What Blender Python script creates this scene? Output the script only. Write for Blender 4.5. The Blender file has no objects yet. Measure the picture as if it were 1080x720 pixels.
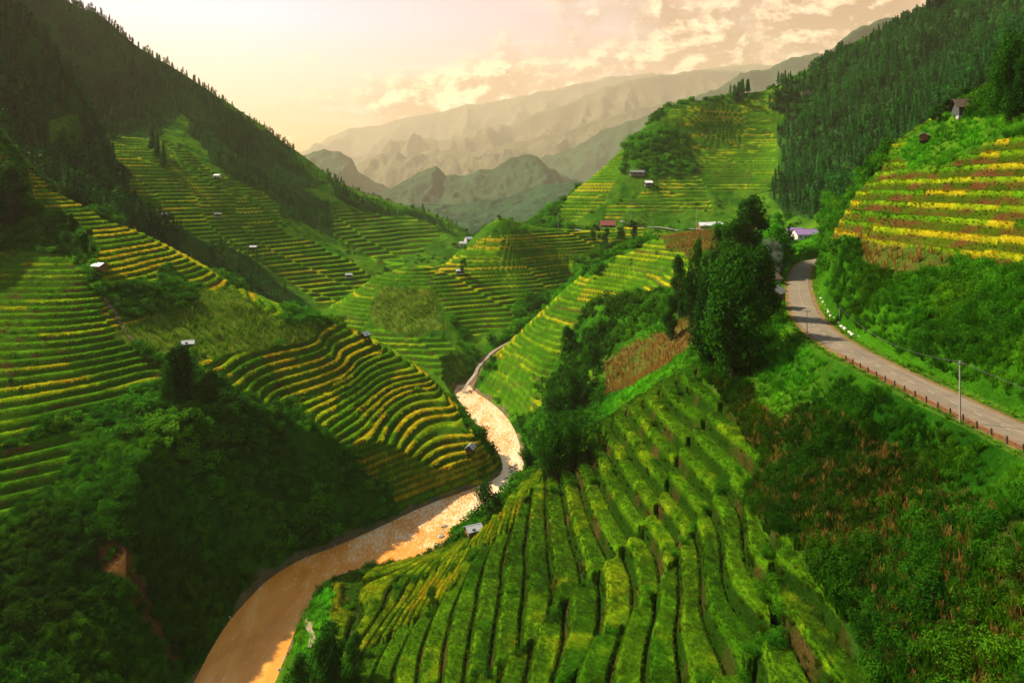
import bpy, bmesh, math, random, time
import numpy as np
from mathutils import Vector, Matrix, Euler
T0 = time.time()
random.seed(7); rng = np.random.default_rng(7)
scene = bpy.context.scene
C = scene.collection
# ---------------------------------------------------------------- camera (1080 px wide picture: focal 750 px, horizon at row 195)
cd = bpy.data.cameras.new('camera'); cam = bpy.data.objects.new('camera', cd); C.objects.link(cam)
cam.location = (0, 0, 100.0); cam.rotation_euler = (math.radians(90), 0, 0)
cd.sensor_width = 36; cd.lens = 25.0; cd.shift_y = -(360 - 195) / 1080.0
cd.clip_start = 0.5; cd.clip_end = 30000
scene.camera = cam
# ---------------------------------------------------------------- light
SUN_AZ, SUN_EL = -66.0, 42.0
scene.view_settings.view_transform = 'Standard'; scene.view_settings.look = 'None'
scene.view_settings.exposure = 1.15; scene.view_settings.gamma = 1.0
scene.render.engine = 'CYCLES'
scene.cycles.volume_bounces = 1; scene.cycles.max_bounces = 6; scene.cycles.transparent_max_bounces = 8
sd_ = Vector((math.sin(math.radians(SUN_AZ)) * math.cos(math.radians(SUN_EL)), math.cos(math.radians(SUN_AZ)) * math.cos(math.radians(SUN_EL)), math.sin(math.radians(SUN_EL))))
sl = bpy.data.lights.new('sun', 'SUN'); so = bpy.data.objects.new('sun', sl); C.objects.link(so)
sl.energy = 5.0; sl.angle = math.radians(0.6); sl.color = (1.0, 0.86, 0.60)
so.rotation_euler = sd_.to_track_quat('Z', 'Y').to_euler(); so.location = (-300, 200, 400)

class NT:
    def __init__(s, tree): s.t = tree; s.n = tree.nodes; s.l = tree.links
    def new(s, ty, **kw):
        n = s.n.new(ty)
        for k, v in kw.items(): setattr(n, k, v)
        return n
    def val(s, n, i, v):
        if isinstance(v, bpy.types.NodeSocket): s.l.new(v, n.inputs[i])
        elif v is not None: n.inputs[i].default_value = v
    def math(s, op, a, b=None, c=None, clamp=False):
        n = s.new('ShaderNodeMath', operation=op, use_clamp=clamp)
        s.val(n, 0, a); s.val(n, 1, b); s.val(n, 2, c); return n.outputs[0]
    def mix(s, f, a, b, mode='MIX'):
        n = s.new('ShaderNodeMixRGB', blend_type=mode)
        s.val(n, 0, f); s.val(n, 1, a); s.val(n, 2, b); return n.outputs[0]
    def noise(s, vec, sc, det=4, rough=.55, dist=0, out=0):
        n = s.new('ShaderNodeTexNoise')
        if vec is not None: s.l.new(vec, n.inputs['Vector'])
        n.inputs['Scale'].default_value = sc; n.inputs['Detail'].default_value = det; n.inputs['Roughness'].default_value = rough; n.inputs['Distortion'].default_value = dist
        return n.outputs[out]
    def ramp(s, f, stops, interp='LINEAR'):
        n = s.new('ShaderNodeValToRGB'); s.l.new(f, n.inputs[0]); e = n.color_ramp.elements; n.color_ramp.interpolation = interp
        while len(e) < len(stops): e.new(0.5)
        for q, (p, c) in zip(e, stops): q.position = p; q.color = (*c, 1) if len(c) == 3 else c
        return n.outputs[0]
    def mapr(s, v, a, b, c, d, clamp=True):
        n = s.new('ShaderNodeMapRange', clamp=clamp); s.val(n, 0, v)
        for i, q in enumerate((a, b, c, d)): n.inputs[i + 1].default_value = q
        return n.outputs[0]

def make_world():
    w = bpy.data.worlds.new('World'); scene.world = w; w.use_nodes = True; t = NT(w.node_tree); t.n.clear()
    out = t.new('ShaderNodeOutputWorld'); bg = t.new('ShaderNodeBackground'); t.l.new(bg.outputs[0], out.inputs[0])
    sky = t.new('ShaderNodeTexSky', sky_type='NISHITA', sun_disc=False)
    sky.sun_elevation = math.radians(SUN_EL); sky.sun_rotation = math.radians(SUN_AZ); sky.air_density = 1.5; sky.dust_density = 3.0; sky.ozone_density = 1.0
    tc = t.new('ShaderNodeTexCoord'); sep = t.new('ShaderNodeSeparateXYZ'); t.l.new(tc.outputs['Generated'], sep.inputs[0])
    x, y, z = sep.outputs
    az = t.math('ARCTAN2', x, y)                                   # 0 ahead, + to the right
    # evening sky: warm low down, pink-lavender above, dimmer overhead and behind
    # colours along the elevation
    left = t.ramp(t.math('MULTIPLY', z, 2.2, clamp=True), [(0.0, (1.05, .36, .03)), (.12, (1.05, .44, .09)), (.28, (.92, .58, .52)), (.48, (.86, .74, 1.15)), (.75, (.55, .60, .85)), (1, (.34, .48, .62))])
    right = t.ramp(t.math('MULTIPLY', z, 2.2, clamp=True), [(0.0, (.9, .36, .06)), (.2, (.80, .34, .10)), (.38, (.62, .32, .15)), (.58, (.66, .38, .22)), (.8, (.46, .46, .54)), (1, (.34, .48, .58))])
    grad = t.mix(t.mapr(az, -.35, .35, 0, 1), left, right)
    # cumulus bank climbing to the right above the far ranges: fixed directions in the sky
    yy = t.math('MAXIMUM', y, .05); u = t.math('DIVIDE', x, yy); v = t.math('DIVIDE', z, yy)
    cmb = t.new('ShaderNodeCombineXYZ'); t.l.new(t.math('MULTIPLY', u, 1.0), cmb.inputs[0]); t.l.new(t.math('MULTIPLY', v, 1.55), cmb.inputs[1]); t.val(cmb, 2, 4.3)
    n1 = t.noise(cmb.outputs[0], 7.5, 11, .62, .15)
    off = t.new('ShaderNodeVectorMath', operation='ADD'); t.l.new(cmb.outputs[0], off.inputs[0]); off.inputs[1].default_value = (-0.012, 0.016, 0)
    n2 = t.noise(off.outputs[0], 7.5, 11, .62, .15)
    line = t.math('ADD', t.math('MULTIPLY', u, .20), .135)
    dv = t.math('DIVIDE', t.math('SUBTRACT', v, line), t.mapr(u, -.3, .4, .045, .12))
    bank = t.math('POWER', 2.718, t.math('MULTIPLY', t.math('MULTIPLY', dv, dv), -1.0))
    bank = t.math('MULTIPLY', bank, t.mapr(u, -.32, -.12, 0, 1))
    m = t.mapr(t.math('ADD', n1, t.math('MULTIPLY', bank, .26)), .60, .76, 0, 1)
    edge = t.mapr(t.math('SUBTRACT', n1, n2), -.02, .05, 0, 1)
    ccol = t.mix(edge, (.42, .17, .05, 1), (1.5, 1.05, .62, 1))
    wisp = t.new('ShaderNodeMapping'); t.l.new(tc.outputs['Generated'], wisp.inputs[0]); wisp.inputs['Scale'].default_value = (3, 3, 26); wisp.inputs['Rotation'].default_value = (0, .12, 0)
    wn = t.mapr(t.noise(wisp.outputs[0], 1.6, 6, .55, .3), .55, .75, 0, .5)
    col = t.mix(wn, grad, (1, .95, .93, 1)); col = t.mix(t.math('MULTIPLY', m, .9), col, ccol)
    front = t.mapr(y, -.6, .7, .55, 1.0)
    colf = t.mix(1.0, col, front, 'MULTIPLY')
    nis = t.mix(1.0, sky.outputs[0], (.9, .9, .9, 1), 'MULTIPLY')
    tot = t.mix(.90, nis, t.mix(1.0, colf, (SKYK, SKYK, SKYK, 1), 'MULTIPLY'))
    t.l.new(tot, bg.inputs[0]); bg.inputs[1].default_value = 0.10
SKYK = 4.7
make_world()
GRID = (330, 330)
# ---------------------------------------------------------------- terrain maths
F, CX, HY, CZ = 750.0, 540.0, 195.0, 100.0      # focal length in px of a 1080 px wide picture, centre column, horizon row, eye height

def unproj(px, py, D):
    return ((px - CX) / F * D, D, CZ + (HY - py) / F * D)

def hash2(ix, iy, seed):
    h = (ix.astype(np.int64) * 374761393 + iy.astype(np.int64) * 668265263 + seed * 1442695041) & 0xFFFFFFFF
    h = ((h ^ (h >> 13)) * 1274126177) & 0xFFFFFFFF
    return ((h ^ (h >> 16)) & 0xFFFFFF) / float(0xFFFFFF)

def vnoise(x, y, seed=0):
    ix = np.floor(x); iy = np.floor(y); fx = x - ix; fy = y - iy
    fx = fx * fx * (3 - 2 * fx); fy = fy * fy * (3 - 2 * fy)
    ix = ix.astype(np.int64); iy = iy.astype(np.int64)
    a = hash2(ix, iy, seed); b = hash2(ix + 1, iy, seed); c = hash2(ix, iy + 1, seed); d = hash2(ix + 1, iy + 1, seed)
    return (a * (1 - fx) + b * fx) * (1 - fy) + (c * (1 - fx) + d * fx) * fy - 0.5

def fbm(x, y, s, seed=0, octv=3):
    r = 0; a = 1.0
    for o in range(octv):
        r = r + a * vnoise(x / s + 17.3 * o, y / s - 9.1 * o, seed + o); a *= 0.5; s *= 0.5
    return r

def sstep(a, b, x):
    t = np.clip((x - a) / (b - a), 0, 1); return t * t * (3 - 2 * t)

# every hill: visible points (column, row, depth); third kind 'R' = on its skyline, so the far side falls away behind it
HILLS = {}
HILLS['A'] = dict(R=45, back=((30, -10), (90, -42)), pts=[
 (-140,70,265,'R'),(-60,118,272,'R'),(0,162,280,'R'),(42,192,290,'R'),(113,231,300,'R'),(180,261,310,'R'),(240,294,315,'R'),(300,325,312,'R'),(345,339,306,'R'),(385,353,300,'R'),
 (420,376,290,'R'),(450,396,280,'R'),(475,424,266,'R'),(500,454,251,'R'),(522,480,242,'R'),(528,492,240,'R'),
 (-100,262,262),(0,262,250),(0,300,230),(0,350,208),(0,400,188),(0,460,168),(0,540,150),(0,620,135),(0,720,120),
 (-100,330,215),(-100,480,158),(-100,620,130),(-100,740,112),
 (105,283,240),(60,240,268),(100,320,224),(100,370,206),(100,410,193),(100,442,183),(160,400,206),(160,340,232),
 (200,345,240),(200,300,272),(250,320,262),(270,350,250),
 (205,382,212.6),(322,346,263),(237,382,220.6),(319,356,256),(238,396,214.5),(331,363,256.7),(354,341,295),(250,405,213),(334,372,253),(267,410,216),(353,366,272),
 (276,418,218),(365,373,273),(307,422,226),(399,375,285),(327,437,221.6),(411,386,280),(350,453,218),(426,401,273),(365,467,216.5),(437,413,270),(408,477,219.4),(455,428,264),
 (426,500,214),(469,447,257),(432,514,215),(493,477,243),(500,488,238),(470,512,227),(345,480,205),
 (200,450,185),(200,500,168),(200,600,150),(200,690,142),(100,500,165),(100,600,145),(100,700,130),(300,500,190),(300,560,184),(250,620,163),(270,450,200),(150,560,152),
 (190,740,136),(420,545,205)])
HILLS['E'] = dict(R=90, pts=[
 (-150,-120,690,'R'),(0,-60,700,'R'),(80,6,720,'R'),(105,17,728,'R'),(130,38,740,'R'),(170,64,750,'R'),(205,87,760,'R'),(230,104,765,'R'),(265,125,770,'R'),(310,158,770,'R'),(345,184,770,'R'),(400,210,770,'R'),(450,225,760,'R'),(487,241,740,'R'),
 (390,300,480),(345,325,440),(300,300,450),(265,262,462),(200,245,440),(175,228,450),(150,200,470),(120,150,525),(170,150,545),(230,187,520),(250,205,515),(300,240,515),(350,270,500),
 (300,200,620),(350,200,690),(350,245,600),(400,250,640),(450,255,660),(420,280,570),(250,150,680),(200,130,650),(100,100,640),(300,180,690),(400,225,720),(460,275,560),(350,228,650)])
HILLS['E2'] = dict(R=70, pts=[
 (-150,-90,520,'R'),(-60,-40,510,'R'),(0,5,500,'R'),(40,45,497,'R'),(88,108,485,'R'),(102,138,470,'R'),(112,165,450,'R'),
 (-60,80,400),(0,80,425),(50,130,415),(0,140,360),(50,180,375),(100,190,395),(90,215,365),(112,200,415),(130,225,385),(150,245,370),(-60,120,350)])
HILLS['B'] = dict(R=60, pts=[
 (345,328,425),(370,309,435,'R'),(400,288,440,'R'),(430,281,432,'R'),(460,283,445),(485,268,465),(497,254,472),(510,241,480,'R'),(528,231,485,'R'),(548,236,492,'R'),(570,240,505,'R'),(600,240,520,'R'),(650,240,540,'R'),(700,243,560,'R'),
 (400,330,400),(400,360,377),(430,300,418),(430,340,388),(430,370,366),(470,395,346),(497,400,345),(470,340,386),(480,300,422),(520,300,434),(500,350,386),(520,375,366),
 (560,340,400),(600,320,430),(560,300,442),(600,290,470),(640,300,455),(650,280,485),(530,258,462),(600,262,490),(650,260,512),(700,270,500),(700,300,440)])
HILLS['C'] = dict(R=90, pts=[
 (575,225,630,'R'),(595,213,640,'R'),(620,190,650,'R'),(660,153,680,'R'),(685,133,690,'R'),(705,116,700,'R'),(740,107,720,'R'),(780,102,740,'R'),(830,88,760,'R'),
 (860,78,800,'R'),(900,62,820,'R'),(950,42,830,'R'),(985,22,840,'R'),(1020,-4,850,'R'),(1080,-50,850,'R'),(1200,-130,850,'R'),
 (650,215,590),(700,225,580),(740,232,565),(700,190,622),(760,190,625),(820,190,610),(720,150,672),(780,150,685),(830,140,690),(780,228,560),(600,232,575),(650,236,560),(700,238,560),
 (850,130,660),(850,200,540),(900,100,660),(900,150,560),(900,195,470),(950,80,640),(950,130,520),(1000,60,640),(1000,100,480),(1040,60,500),(1070,40,470),(1080,90,380),(1200,0,450),(850,225,470),(800,237,520),(830,246,440),(880,238,380),(830,262,330),(780,262,380),(740,244,520)])
HILLS['J'] = dict(R=50, pts=[
 (780,246,345,'R'),(740,247,345,'R'),(700,252,352,'R'),(650,268,360,'R'),(610,295,360,'R'),(570,330,360,'R'),(540,357,358,'R'),(505,394,345,'R'),
 (600,400,300),(560,420,295),(520,415,325),(650,350,290),(700,300,300),(740,300,270),(700,350,255),(650,400,250),(620,440,230),(590,460,225),(740,350,225),(780,300,240),(600,350,322),(650,310,330),(560,465,250),(558,500,240),
 (830,262,330),(800,280,268),(860,262,300),(580,375,312),(545,440,290)])
HILLS['H'] = dict(R=40, pts=[
 (780,362,160),(740,384,160,'R'),(700,405,166,'R'),(660,430,171,'R'),(620,460,176,'R'),(580,490,181,'R'),(545,520,186,'R'),(515,548,187,'R'),(480,577,187),(430,592,186),(350,612,177),
 (320,660,159),(340,700,146),(290,725,141),(400,720,130),(500,720,112),(600,720,97),(700,720,86),(800,720,78),(900,720,72),(1000,720,66),(1080,720,62),
 (700,570,120),(640,480,158),(600,560,140),(850,640,84),(752,500,123),(510,595,150),(450,620,162),(855,517,100),(782,443,130),(400,650,158),(590,640,118),
 (700,640,103),(640,560,132),(560,540,160),(820,560,94),(900,600,82),
 (1080,560,69),(1080,490,79),(1004,455,88),(940,405,109),(880,370,132),(840,345,152),(812,320,180),(800,295,225),(1000,540,80),(940,480,97),(900,420,112),(940,650,74),
 (760,760,72),(1180,760,52),(1180,540,66),(560,800,90),(380,800,115),(300,800,125)])
HILLS['G'] = dict(R=45, pts=[
 (1000,410,105),(1000,350,118),(1000,290,128),(1080,420,93),(1080,350,102),(1080,290,110),(950,375,119),(950,320,130),(950,270,141),(900,345,141),(900,300,151),(900,262,160),
 (870,322,160),(870,290,178),(870,266,196),(853,290,212),(1200,440,72),(1200,320,85),(1200,150,105),
 (880,252,190),(1080,270,116),(1080,200,130),(1080,150,143),(1000,240,142),(980,200,162),(920,200,192),(920,235,175),(1000,160,172),(960,165,190),
 (855,268,236,'R'),(872,245,222,'R'),(900,200,215,'R'),(925,172,212,'R'),(945,150,208,'R'),(970,132,203,'R'),(1000,118,194,'R'),(1050,92,183,'R'),(1080,72,180,'R'),(1200,0,170,'R')])

def hill_arrays(h):
    P = []
    for p in h['pts']:
        x, y, z = unproj(*p[:3]); P.append((x, y, z))
        if len(p) > 3:
            k = y / 300.0
            for dd, dz in (h.get('back') or ((35, -16), (90, -50))):
                q = (y + dd * k) / y
                P.append((x * q, y * q, z + dz * k))
    return np.array(P)

def tps_fit(P, lam=2.0):
    n = len(P); X = P[:, :2] / 100.0
    r2 = ((X[:, None] - X[None]) ** 2).sum(-1)
    K = 0.5 * r2 * np.log(r2 + 1e-12); K[np.diag_indices(n)] = 0
    A = np.zeros((n + 3, n + 3)); A[:n, :n] = K + lam * 1e-3 * np.eye(n)
    A[:n, n] = 1; A[:n, n + 1:] = X; A[n, :n] = 1; A[n + 1:, :n] = X.T
    return X, np.linalg.solve(A, np.concatenate([P[:, 2], [0, 0, 0]]))

def tps_eval(X, w, x, y):
    x = x / 100.0; y = y / 100.0; n = len(X)
    out = w[n] + w[n + 1] * x + w[n + 2] * y
    near = np.full(x.shape, 1e9)
    for i in range(n):
        r2 = (x - X[i, 0]) ** 2 + (y - X[i, 1]) ** 2
        out += w[i] * 0.5 * r2 * np.log(r2 + 1e-12)
        near = np.minimum(near, r2)
    return out, np.sqrt(near) * 100.0

def upsample(a, f):
    def up(a):
        n = a.shape[0]; m = (n - 1) * f + 1
        t = np.arange(m) / f; i = np.minimum(t.astype(int), n - 2); u = (t - i)[:, None]
        i0 = np.maximum(i - 1, 0); i3 = np.minimum(i + 2, n - 1)
        p0, p1, p2, p3 = a[i0], a[i], a[i + 1], a[i3]
        return p1 + 0.5 * u * (p2 - p0 + u * (2 * p0 - 5 * p1 + 4 * p2 - p3 + u * (3 * (p1 - p2) + p3 - p0)))
    return up(up(a).T).T

def in_poly(px, py, poly):
    inside = np.zeros(px.shape, bool); n = len(poly)
    for i in range(n):
        x1, y1 = poly[i]; x2, y2 = poly[(i + 1) % n]
        if y1 == y2: continue
        c = ((y1 > py) != (y2 > py)) & (px < (x2 - x1) * (py - y1) / (y2 - y1) + x1)
        inside ^= c
    return inside

def poly_dist(x, y, pl, closed=False):
    d = np.full(x.shape, 1e9); n = len(pl); best = np.zeros(x.shape)
    for i in range(n if closed else n - 1):
        x1, y1 = pl[i][:2]; x2, y2 = pl[(i + 1) % n][:2]
        dx, dy = x2 - x1, y2 - y1; L = dx * dx + dy * dy
        t = np.clip(((x - x1) * dx + (y - y1) * dy) / L, 0, 1)
        q = (x - x1 - t * dx) ** 2 + (y - y1 - t * dy) ** 2
        m = q < d; d = np.where(m, q, d)
        if not closed: best = np.where(m, i + t, best)
    return np.sqrt(d), best

def smooth_line(pl, it=2):
    pl = [tuple(map(float, p)) for p in pl]
    for _ in range(it):
        o = [pl[0]]
        for a, b in zip(pl[:-1], pl[1:]):
            o.append(tuple(0.75 * u + 0.25 * v for u, v in zip(a, b))); o.append(tuple(0.25 * u + 0.75 * v for u, v in zip(a, b)))
        o.append(pl[-1]); pl = o
    return pl

def level(px, py, z=0.0):
    D = (CZ - z) * F / (py - HY); return ((px - CX) / F * D, D)

# river banks (level water), seen from the left bank and the right bank
BANK_L = [level(*p) for p in [(150,820),(205,719),(225,680),(245,650),(265,628),(287,607),(320,588),(352,577),(400,556),(450,532),(495,516),(526,504),(532,490),(520,465),(503,442),(488,428),(478,414),(483,406)]]
BANK_R = [level(*p) for p in [(245,820),(290,719),(305,680),(316,655),(328,632),(345,612),(375,598),(410,591),(455,583),(480,574),(505,557),(528,540),(552,520),(556,505),(551,485),(546,460),(535,440),(518,424),(500,413),(495,405)]]
STREAM = [unproj(*p) for p in [(489,414,342),(493,404,348),(501,395,353),(504,387,358),(513,378,363),(519,371,368),(531,364,373),(545,356,380)]]
RIVER = smooth_line(BANK_L, 1) + smooth_line(BANK_R, 1)[::-1]
ROADZ = 70.0
ROAD = [(62,20),(61,60),(60.5,90),(60,112),(60.5,130),(62,143),(66.5,162),(75,186),(86,215),(97.5,242),(106.5,262),(119,282),(140,300)]
ROAD = [(p[0]+0.5, p[1]) for p in ROAD]
ROAD = smooth_line(ROAD, 2)
ROADZS = [70.0] * len(ROAD)

# surface zones: hill, kind, outline (column,row as seen), options
Z = []
def zone(h, kind, poly, **k): Z.append((h, kind, poly, k))
ALL = [(-400,-600),(1600,-600),(1600,2000),(-400,2000)]
zone('A','bush',ALL)
zone('A','terr',[(-200,560),(0,545),(40,520),(75,480),(85,450),(0,470),(-200,500)], s=1.6, yel=0.1, dark=1, w=.5)
zone('A','terr',[(-200,262),(60,262),(92,285),(100,300),(112,322),(130,350),(150,372),(168,385),(166,402),(120,420),(60,440),(20,455),(0,466),(-200,520)], s=1.55, yel=0.25, grad=1, w=.5)
zone('A','terr',[(-200,60),(-60,112),(0,158),(45,190),(115,228),(185,258),(240,291),(300,322),(300,335),(280,330),(230,318),(205,345),(150,362),(125,350),(105,320),(110,300),(112,285),(92,262),(60,250),(20,250),(-10,250),(-200,250)], s=1.6, yel=0.55, w=0.52)
zone('A','maize',[(118,350),(208,299),(240,300),(300,340),(330,340),(345,348),(325,358),(260,372),(206,388),(195,375),(165,372),(140,362)])
zone('A','bush',[(112,300),(180,285),(215,300),(200,318),(140,330),(116,325)])
zone('A','bush',[(-60,170),(0,166),(22,172),(30,200),(40,245),(20,262),(-60,262)])
zone('A','bush',[(30,232),(60,228),(80,238),(104,262),(100,270),(60,258)])
zone('A','terr',[(205,388),(260,373),(330,357),(345,346),(335,338),(385,350),(420,370),(452,395),(478,425),(505,455),(530,480),(530,495),(510,505),(480,512),(455,520),(435,517),(426,502),(418,490),(408,478),(385,474),(365,468),(335,446),(305,424),(278,420),(260,415),(225,408)], s=1.35, yel=0.35, w=0.56)
zone('A','terr',[(205,388),(260,373),(330,357),(345,346),(335,338),(385,350),(402,366),(399,375),(307,424),(285,425),(260,415),(225,408)], s=2.0, yel=0.6, w=0.5)
zone('A','terr',[(437,410),(480,425),(530,480),(530,495),(480,512),(435,517),(426,502),(418,490),(408,478),(385,474),(367,468)], s=1.7, yel=0.75, w=0.6)
zone('A','dirt',[(98,572),(112,562),(132,566),(158,590),(190,640),(192,656),(182,668),(160,640),(130,618),(108,600)])
zone('E','grass',ALL)
zone('E','forest',[(-400,-400),(80,-60),(150,40),(240,110),(330,178),(350,195),(300,190),(240,150),(190,120),(165,150),(108,150),(100,230),(175,250),(200,300),(-400,300)])
zone('E','forest',[(110,180),(122,190),(160,230),(235,258),(275,285),(320,322),(345,340),(100,340)])
zone('E','forest',[(240,135),(300,175),(345,212),(380,235),(350,250),(300,230),(262,205),(225,170),(200,140),(210,120)])
zone('E','forest',[(345,186),(400,212),(470,235),(488,243),(450,238),(400,226),(355,205)])
zone('E','terr',[(108,147),(155,145),(195,176),(250,206),(300,245),(350,272),(396,296),(392,304),(345,328),(290,292),(225,252),(160,228),(128,186)], s=2.4, yel=0.22, w=0.68)
zone('E','terr',[(165,148),(205,165),(245,190),(290,215),(300,240),(255,205),(200,175)], s=2.4, yel=0.1, w=0.68)
zone('E','terr',[(345,215),(420,225),(465,245),(440,272),(400,276),(350,250)], s=3.0, yel=0.0, w=0.5)
zone('E2','forest',ALL)
zone('E2','grass',[(45,130),(85,125),(92,142),(80,158),(48,150)])
zone('B','grass',ALL)
zone('B','terr',[(420,280),(465,280),(480,300),(470,306),(440,303),(415,300)], s=1.8, yel=0.3)
zone('B','terr',[(340,330),(370,306),(415,284),(420,290),(398,306),(390,345),(382,350)], s=1.8, yel=0.15)
zone('B','terr',[(390,350),(470,352),(485,375),(500,400),(470,402),(440,380),(400,362)], s=1.9, yel=0.12)
zone('B','terr',[(455,300),(480,272),(500,262),(512,248),(560,246),(600,236),(660,236),(720,250),(700,280),(640,292),(600,300),(545,320),(540,345),(500,352),(478,330)], s=2.0, yel=0.28, grad=-1)
zone('B','maize',[(402,305),(450,303),(462,312),(474,345),(440,350),(396,348),(392,335)])
zone('B','bush',[(478,330),(492,345),(505,380),(512,400),(500,405),(484,370)])
zone('B','bush',[(545,320),(600,300),(660,290),(720,290),(700,360),(520,380),(505,365),(540,350)])
zone('C','bush',ALL)
zone('C','grass',[(590,235),(650,160),(705,116),(760,105),(830,95),(830,235),(700,245)])
zone('C','terr',[(586,222),(612,200),(640,172),(668,150),(675,158),(650,190),(640,210),(610,232)], s=2.8, yel=0.38)
zone('C','terr',[(640,215),(700,206),(700,225),(640,232)], s=2.6, yel=0.3)
zone('C','terr',[(695,190),(740,188),(750,225),(700,228)], s=3.0, yel=0.2)
zone('C','terr',[(706,120),(790,104),(790,130),(780,150),(780,175),(735,170),(728,140),(700,130)], s=2.8, yel=0.25)
zone('C','terr',[(728,172),(780,172),(780,150),(826,150),(826,195),(810,205),(755,200),(735,190)], s=2.8, yel=0.08)
zone('C','terr',[(790,108),(830,90),(835,120),(820,150),(785,148)], s=2.8, yel=0.15)
zone('C','bush',[(665,150),(700,135),(728,150),(735,185),(700,190),(665,182),(655,190)])
zone('C','forest',[(826,92),(900,50),(1000,0),(1300,-200),(1300,400),(900,240),(840,230),(812,212),(822,196),(832,170),(824,150),(836,128),(815,118),(822,104)])
zone('C','forest',[(772,100),(830,78),(830,92),(780,106)])
zone('J','bush',ALL)
zone('J','grass',[(600,350),(650,362),(735,325),(760,330),(735,360),(720,385),(650,440),(630,440),(640,400),(625,380),(600,395),(590,370)])
zone('J','terr',[(600,395),(640,380),(690,355),(700,362),(640,395),(615,410)], s=1.6, yel=.1, w=.7)
zone('J','maize',[(690,247),(745,243),(770,255),(740,268),(700,268),(685,258)], dry=1)
zone('J','terr',[(520,372),(570,328),(610,292),(650,265),(690,252),(700,266),(740,268),(735,300),(700,318),(650,340),(610,355),(600,350),(565,372),(530,390)], s=1.9, yel=0.38, w=0.62)
zone('J','terr',[(502,395),(530,372),(600,345),(640,345),(690,325),(700,340),(650,362),(620,372),(600,395),(590,420),(560,440),(530,430),(510,420)], s=2.2, yel=0.08, w=0.7)
zone('J','maize',[(632,380),(680,362),(735,330),(730,355),(700,385),(660,410),(630,420)], dry=1)
for h_ in 'JCG': zone(h_,'grass',[(818,240),(846,232),(880,238),(872,282),(840,284),(815,270)])
zone('H','terr',ALL, s=3.0, yel=0.2, w=0.80, near=1)
zone('H','terr',[(330,640),(345,612),(430,592),(500,575),(520,555),(560,520),(540,560),(500,590),(440,650),(385,690),(340,690)], s=1.1, yel=0.5, w=0.7, near=1)
zone('H','bush',[(745,372),(750,200),(900,200),(905,340),(1300,430),(1300,520),(1060,470),(870,360)])
zone('H','scrub',[(1300,2000),(925,2000),(925,722),(880,650),(840,585),(800,555),(785,520),(800,480),(770,440),(745,400),(760,380),(820,400),(1300,420)], )
zone('H','bush',[(1300,500),(1060,470),(960,410),(870,350),(800,280),(740,370),(742,400),(780,420),(840,410),(860,430),(930,460),(1000,500),(1080,560),(1300,800)])
zone('H','grass',[(790,390),(830,350),(900,385),(890,410),(850,430),(820,445),(795,430)])
zone('H','grass',[(280,722),(300,700),(320,650),(328,632),(350,612),(345,640),(350,680),(330,720),(330,900),(200,900)])
zone('G','bush',ALL)
zone('G','terr',[(872,256),(900,200),(940,166),(965,178),(1000,168),(1040,150),(1300,110),(1300,330),(1090,288),(1040,278),(1000,268),(950,258),(900,256)], s=2.7, yel=0.5, w=0.55, brown=1)
zone('G','maize',[(905,250),(960,258),(1005,268),(1000,285),(950,285),(905,275)], dry=1)
zone('G','grass',[(940,166),(960,140),(1000,120),(1040,118),(1090,95),(1300,20),(1300,112),(1080,140),(1040,152),(1000,168),(965,178)])
zone('G','terr',[(928,172),(945,148),(970,130),(1000,114),(1010,120),(985,140),(965,150),(950,170)], s=1.7, yel=0.3)

ZK = ['bush','terr','maize','forest','grass','scrub','dirt','road','bed']

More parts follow.
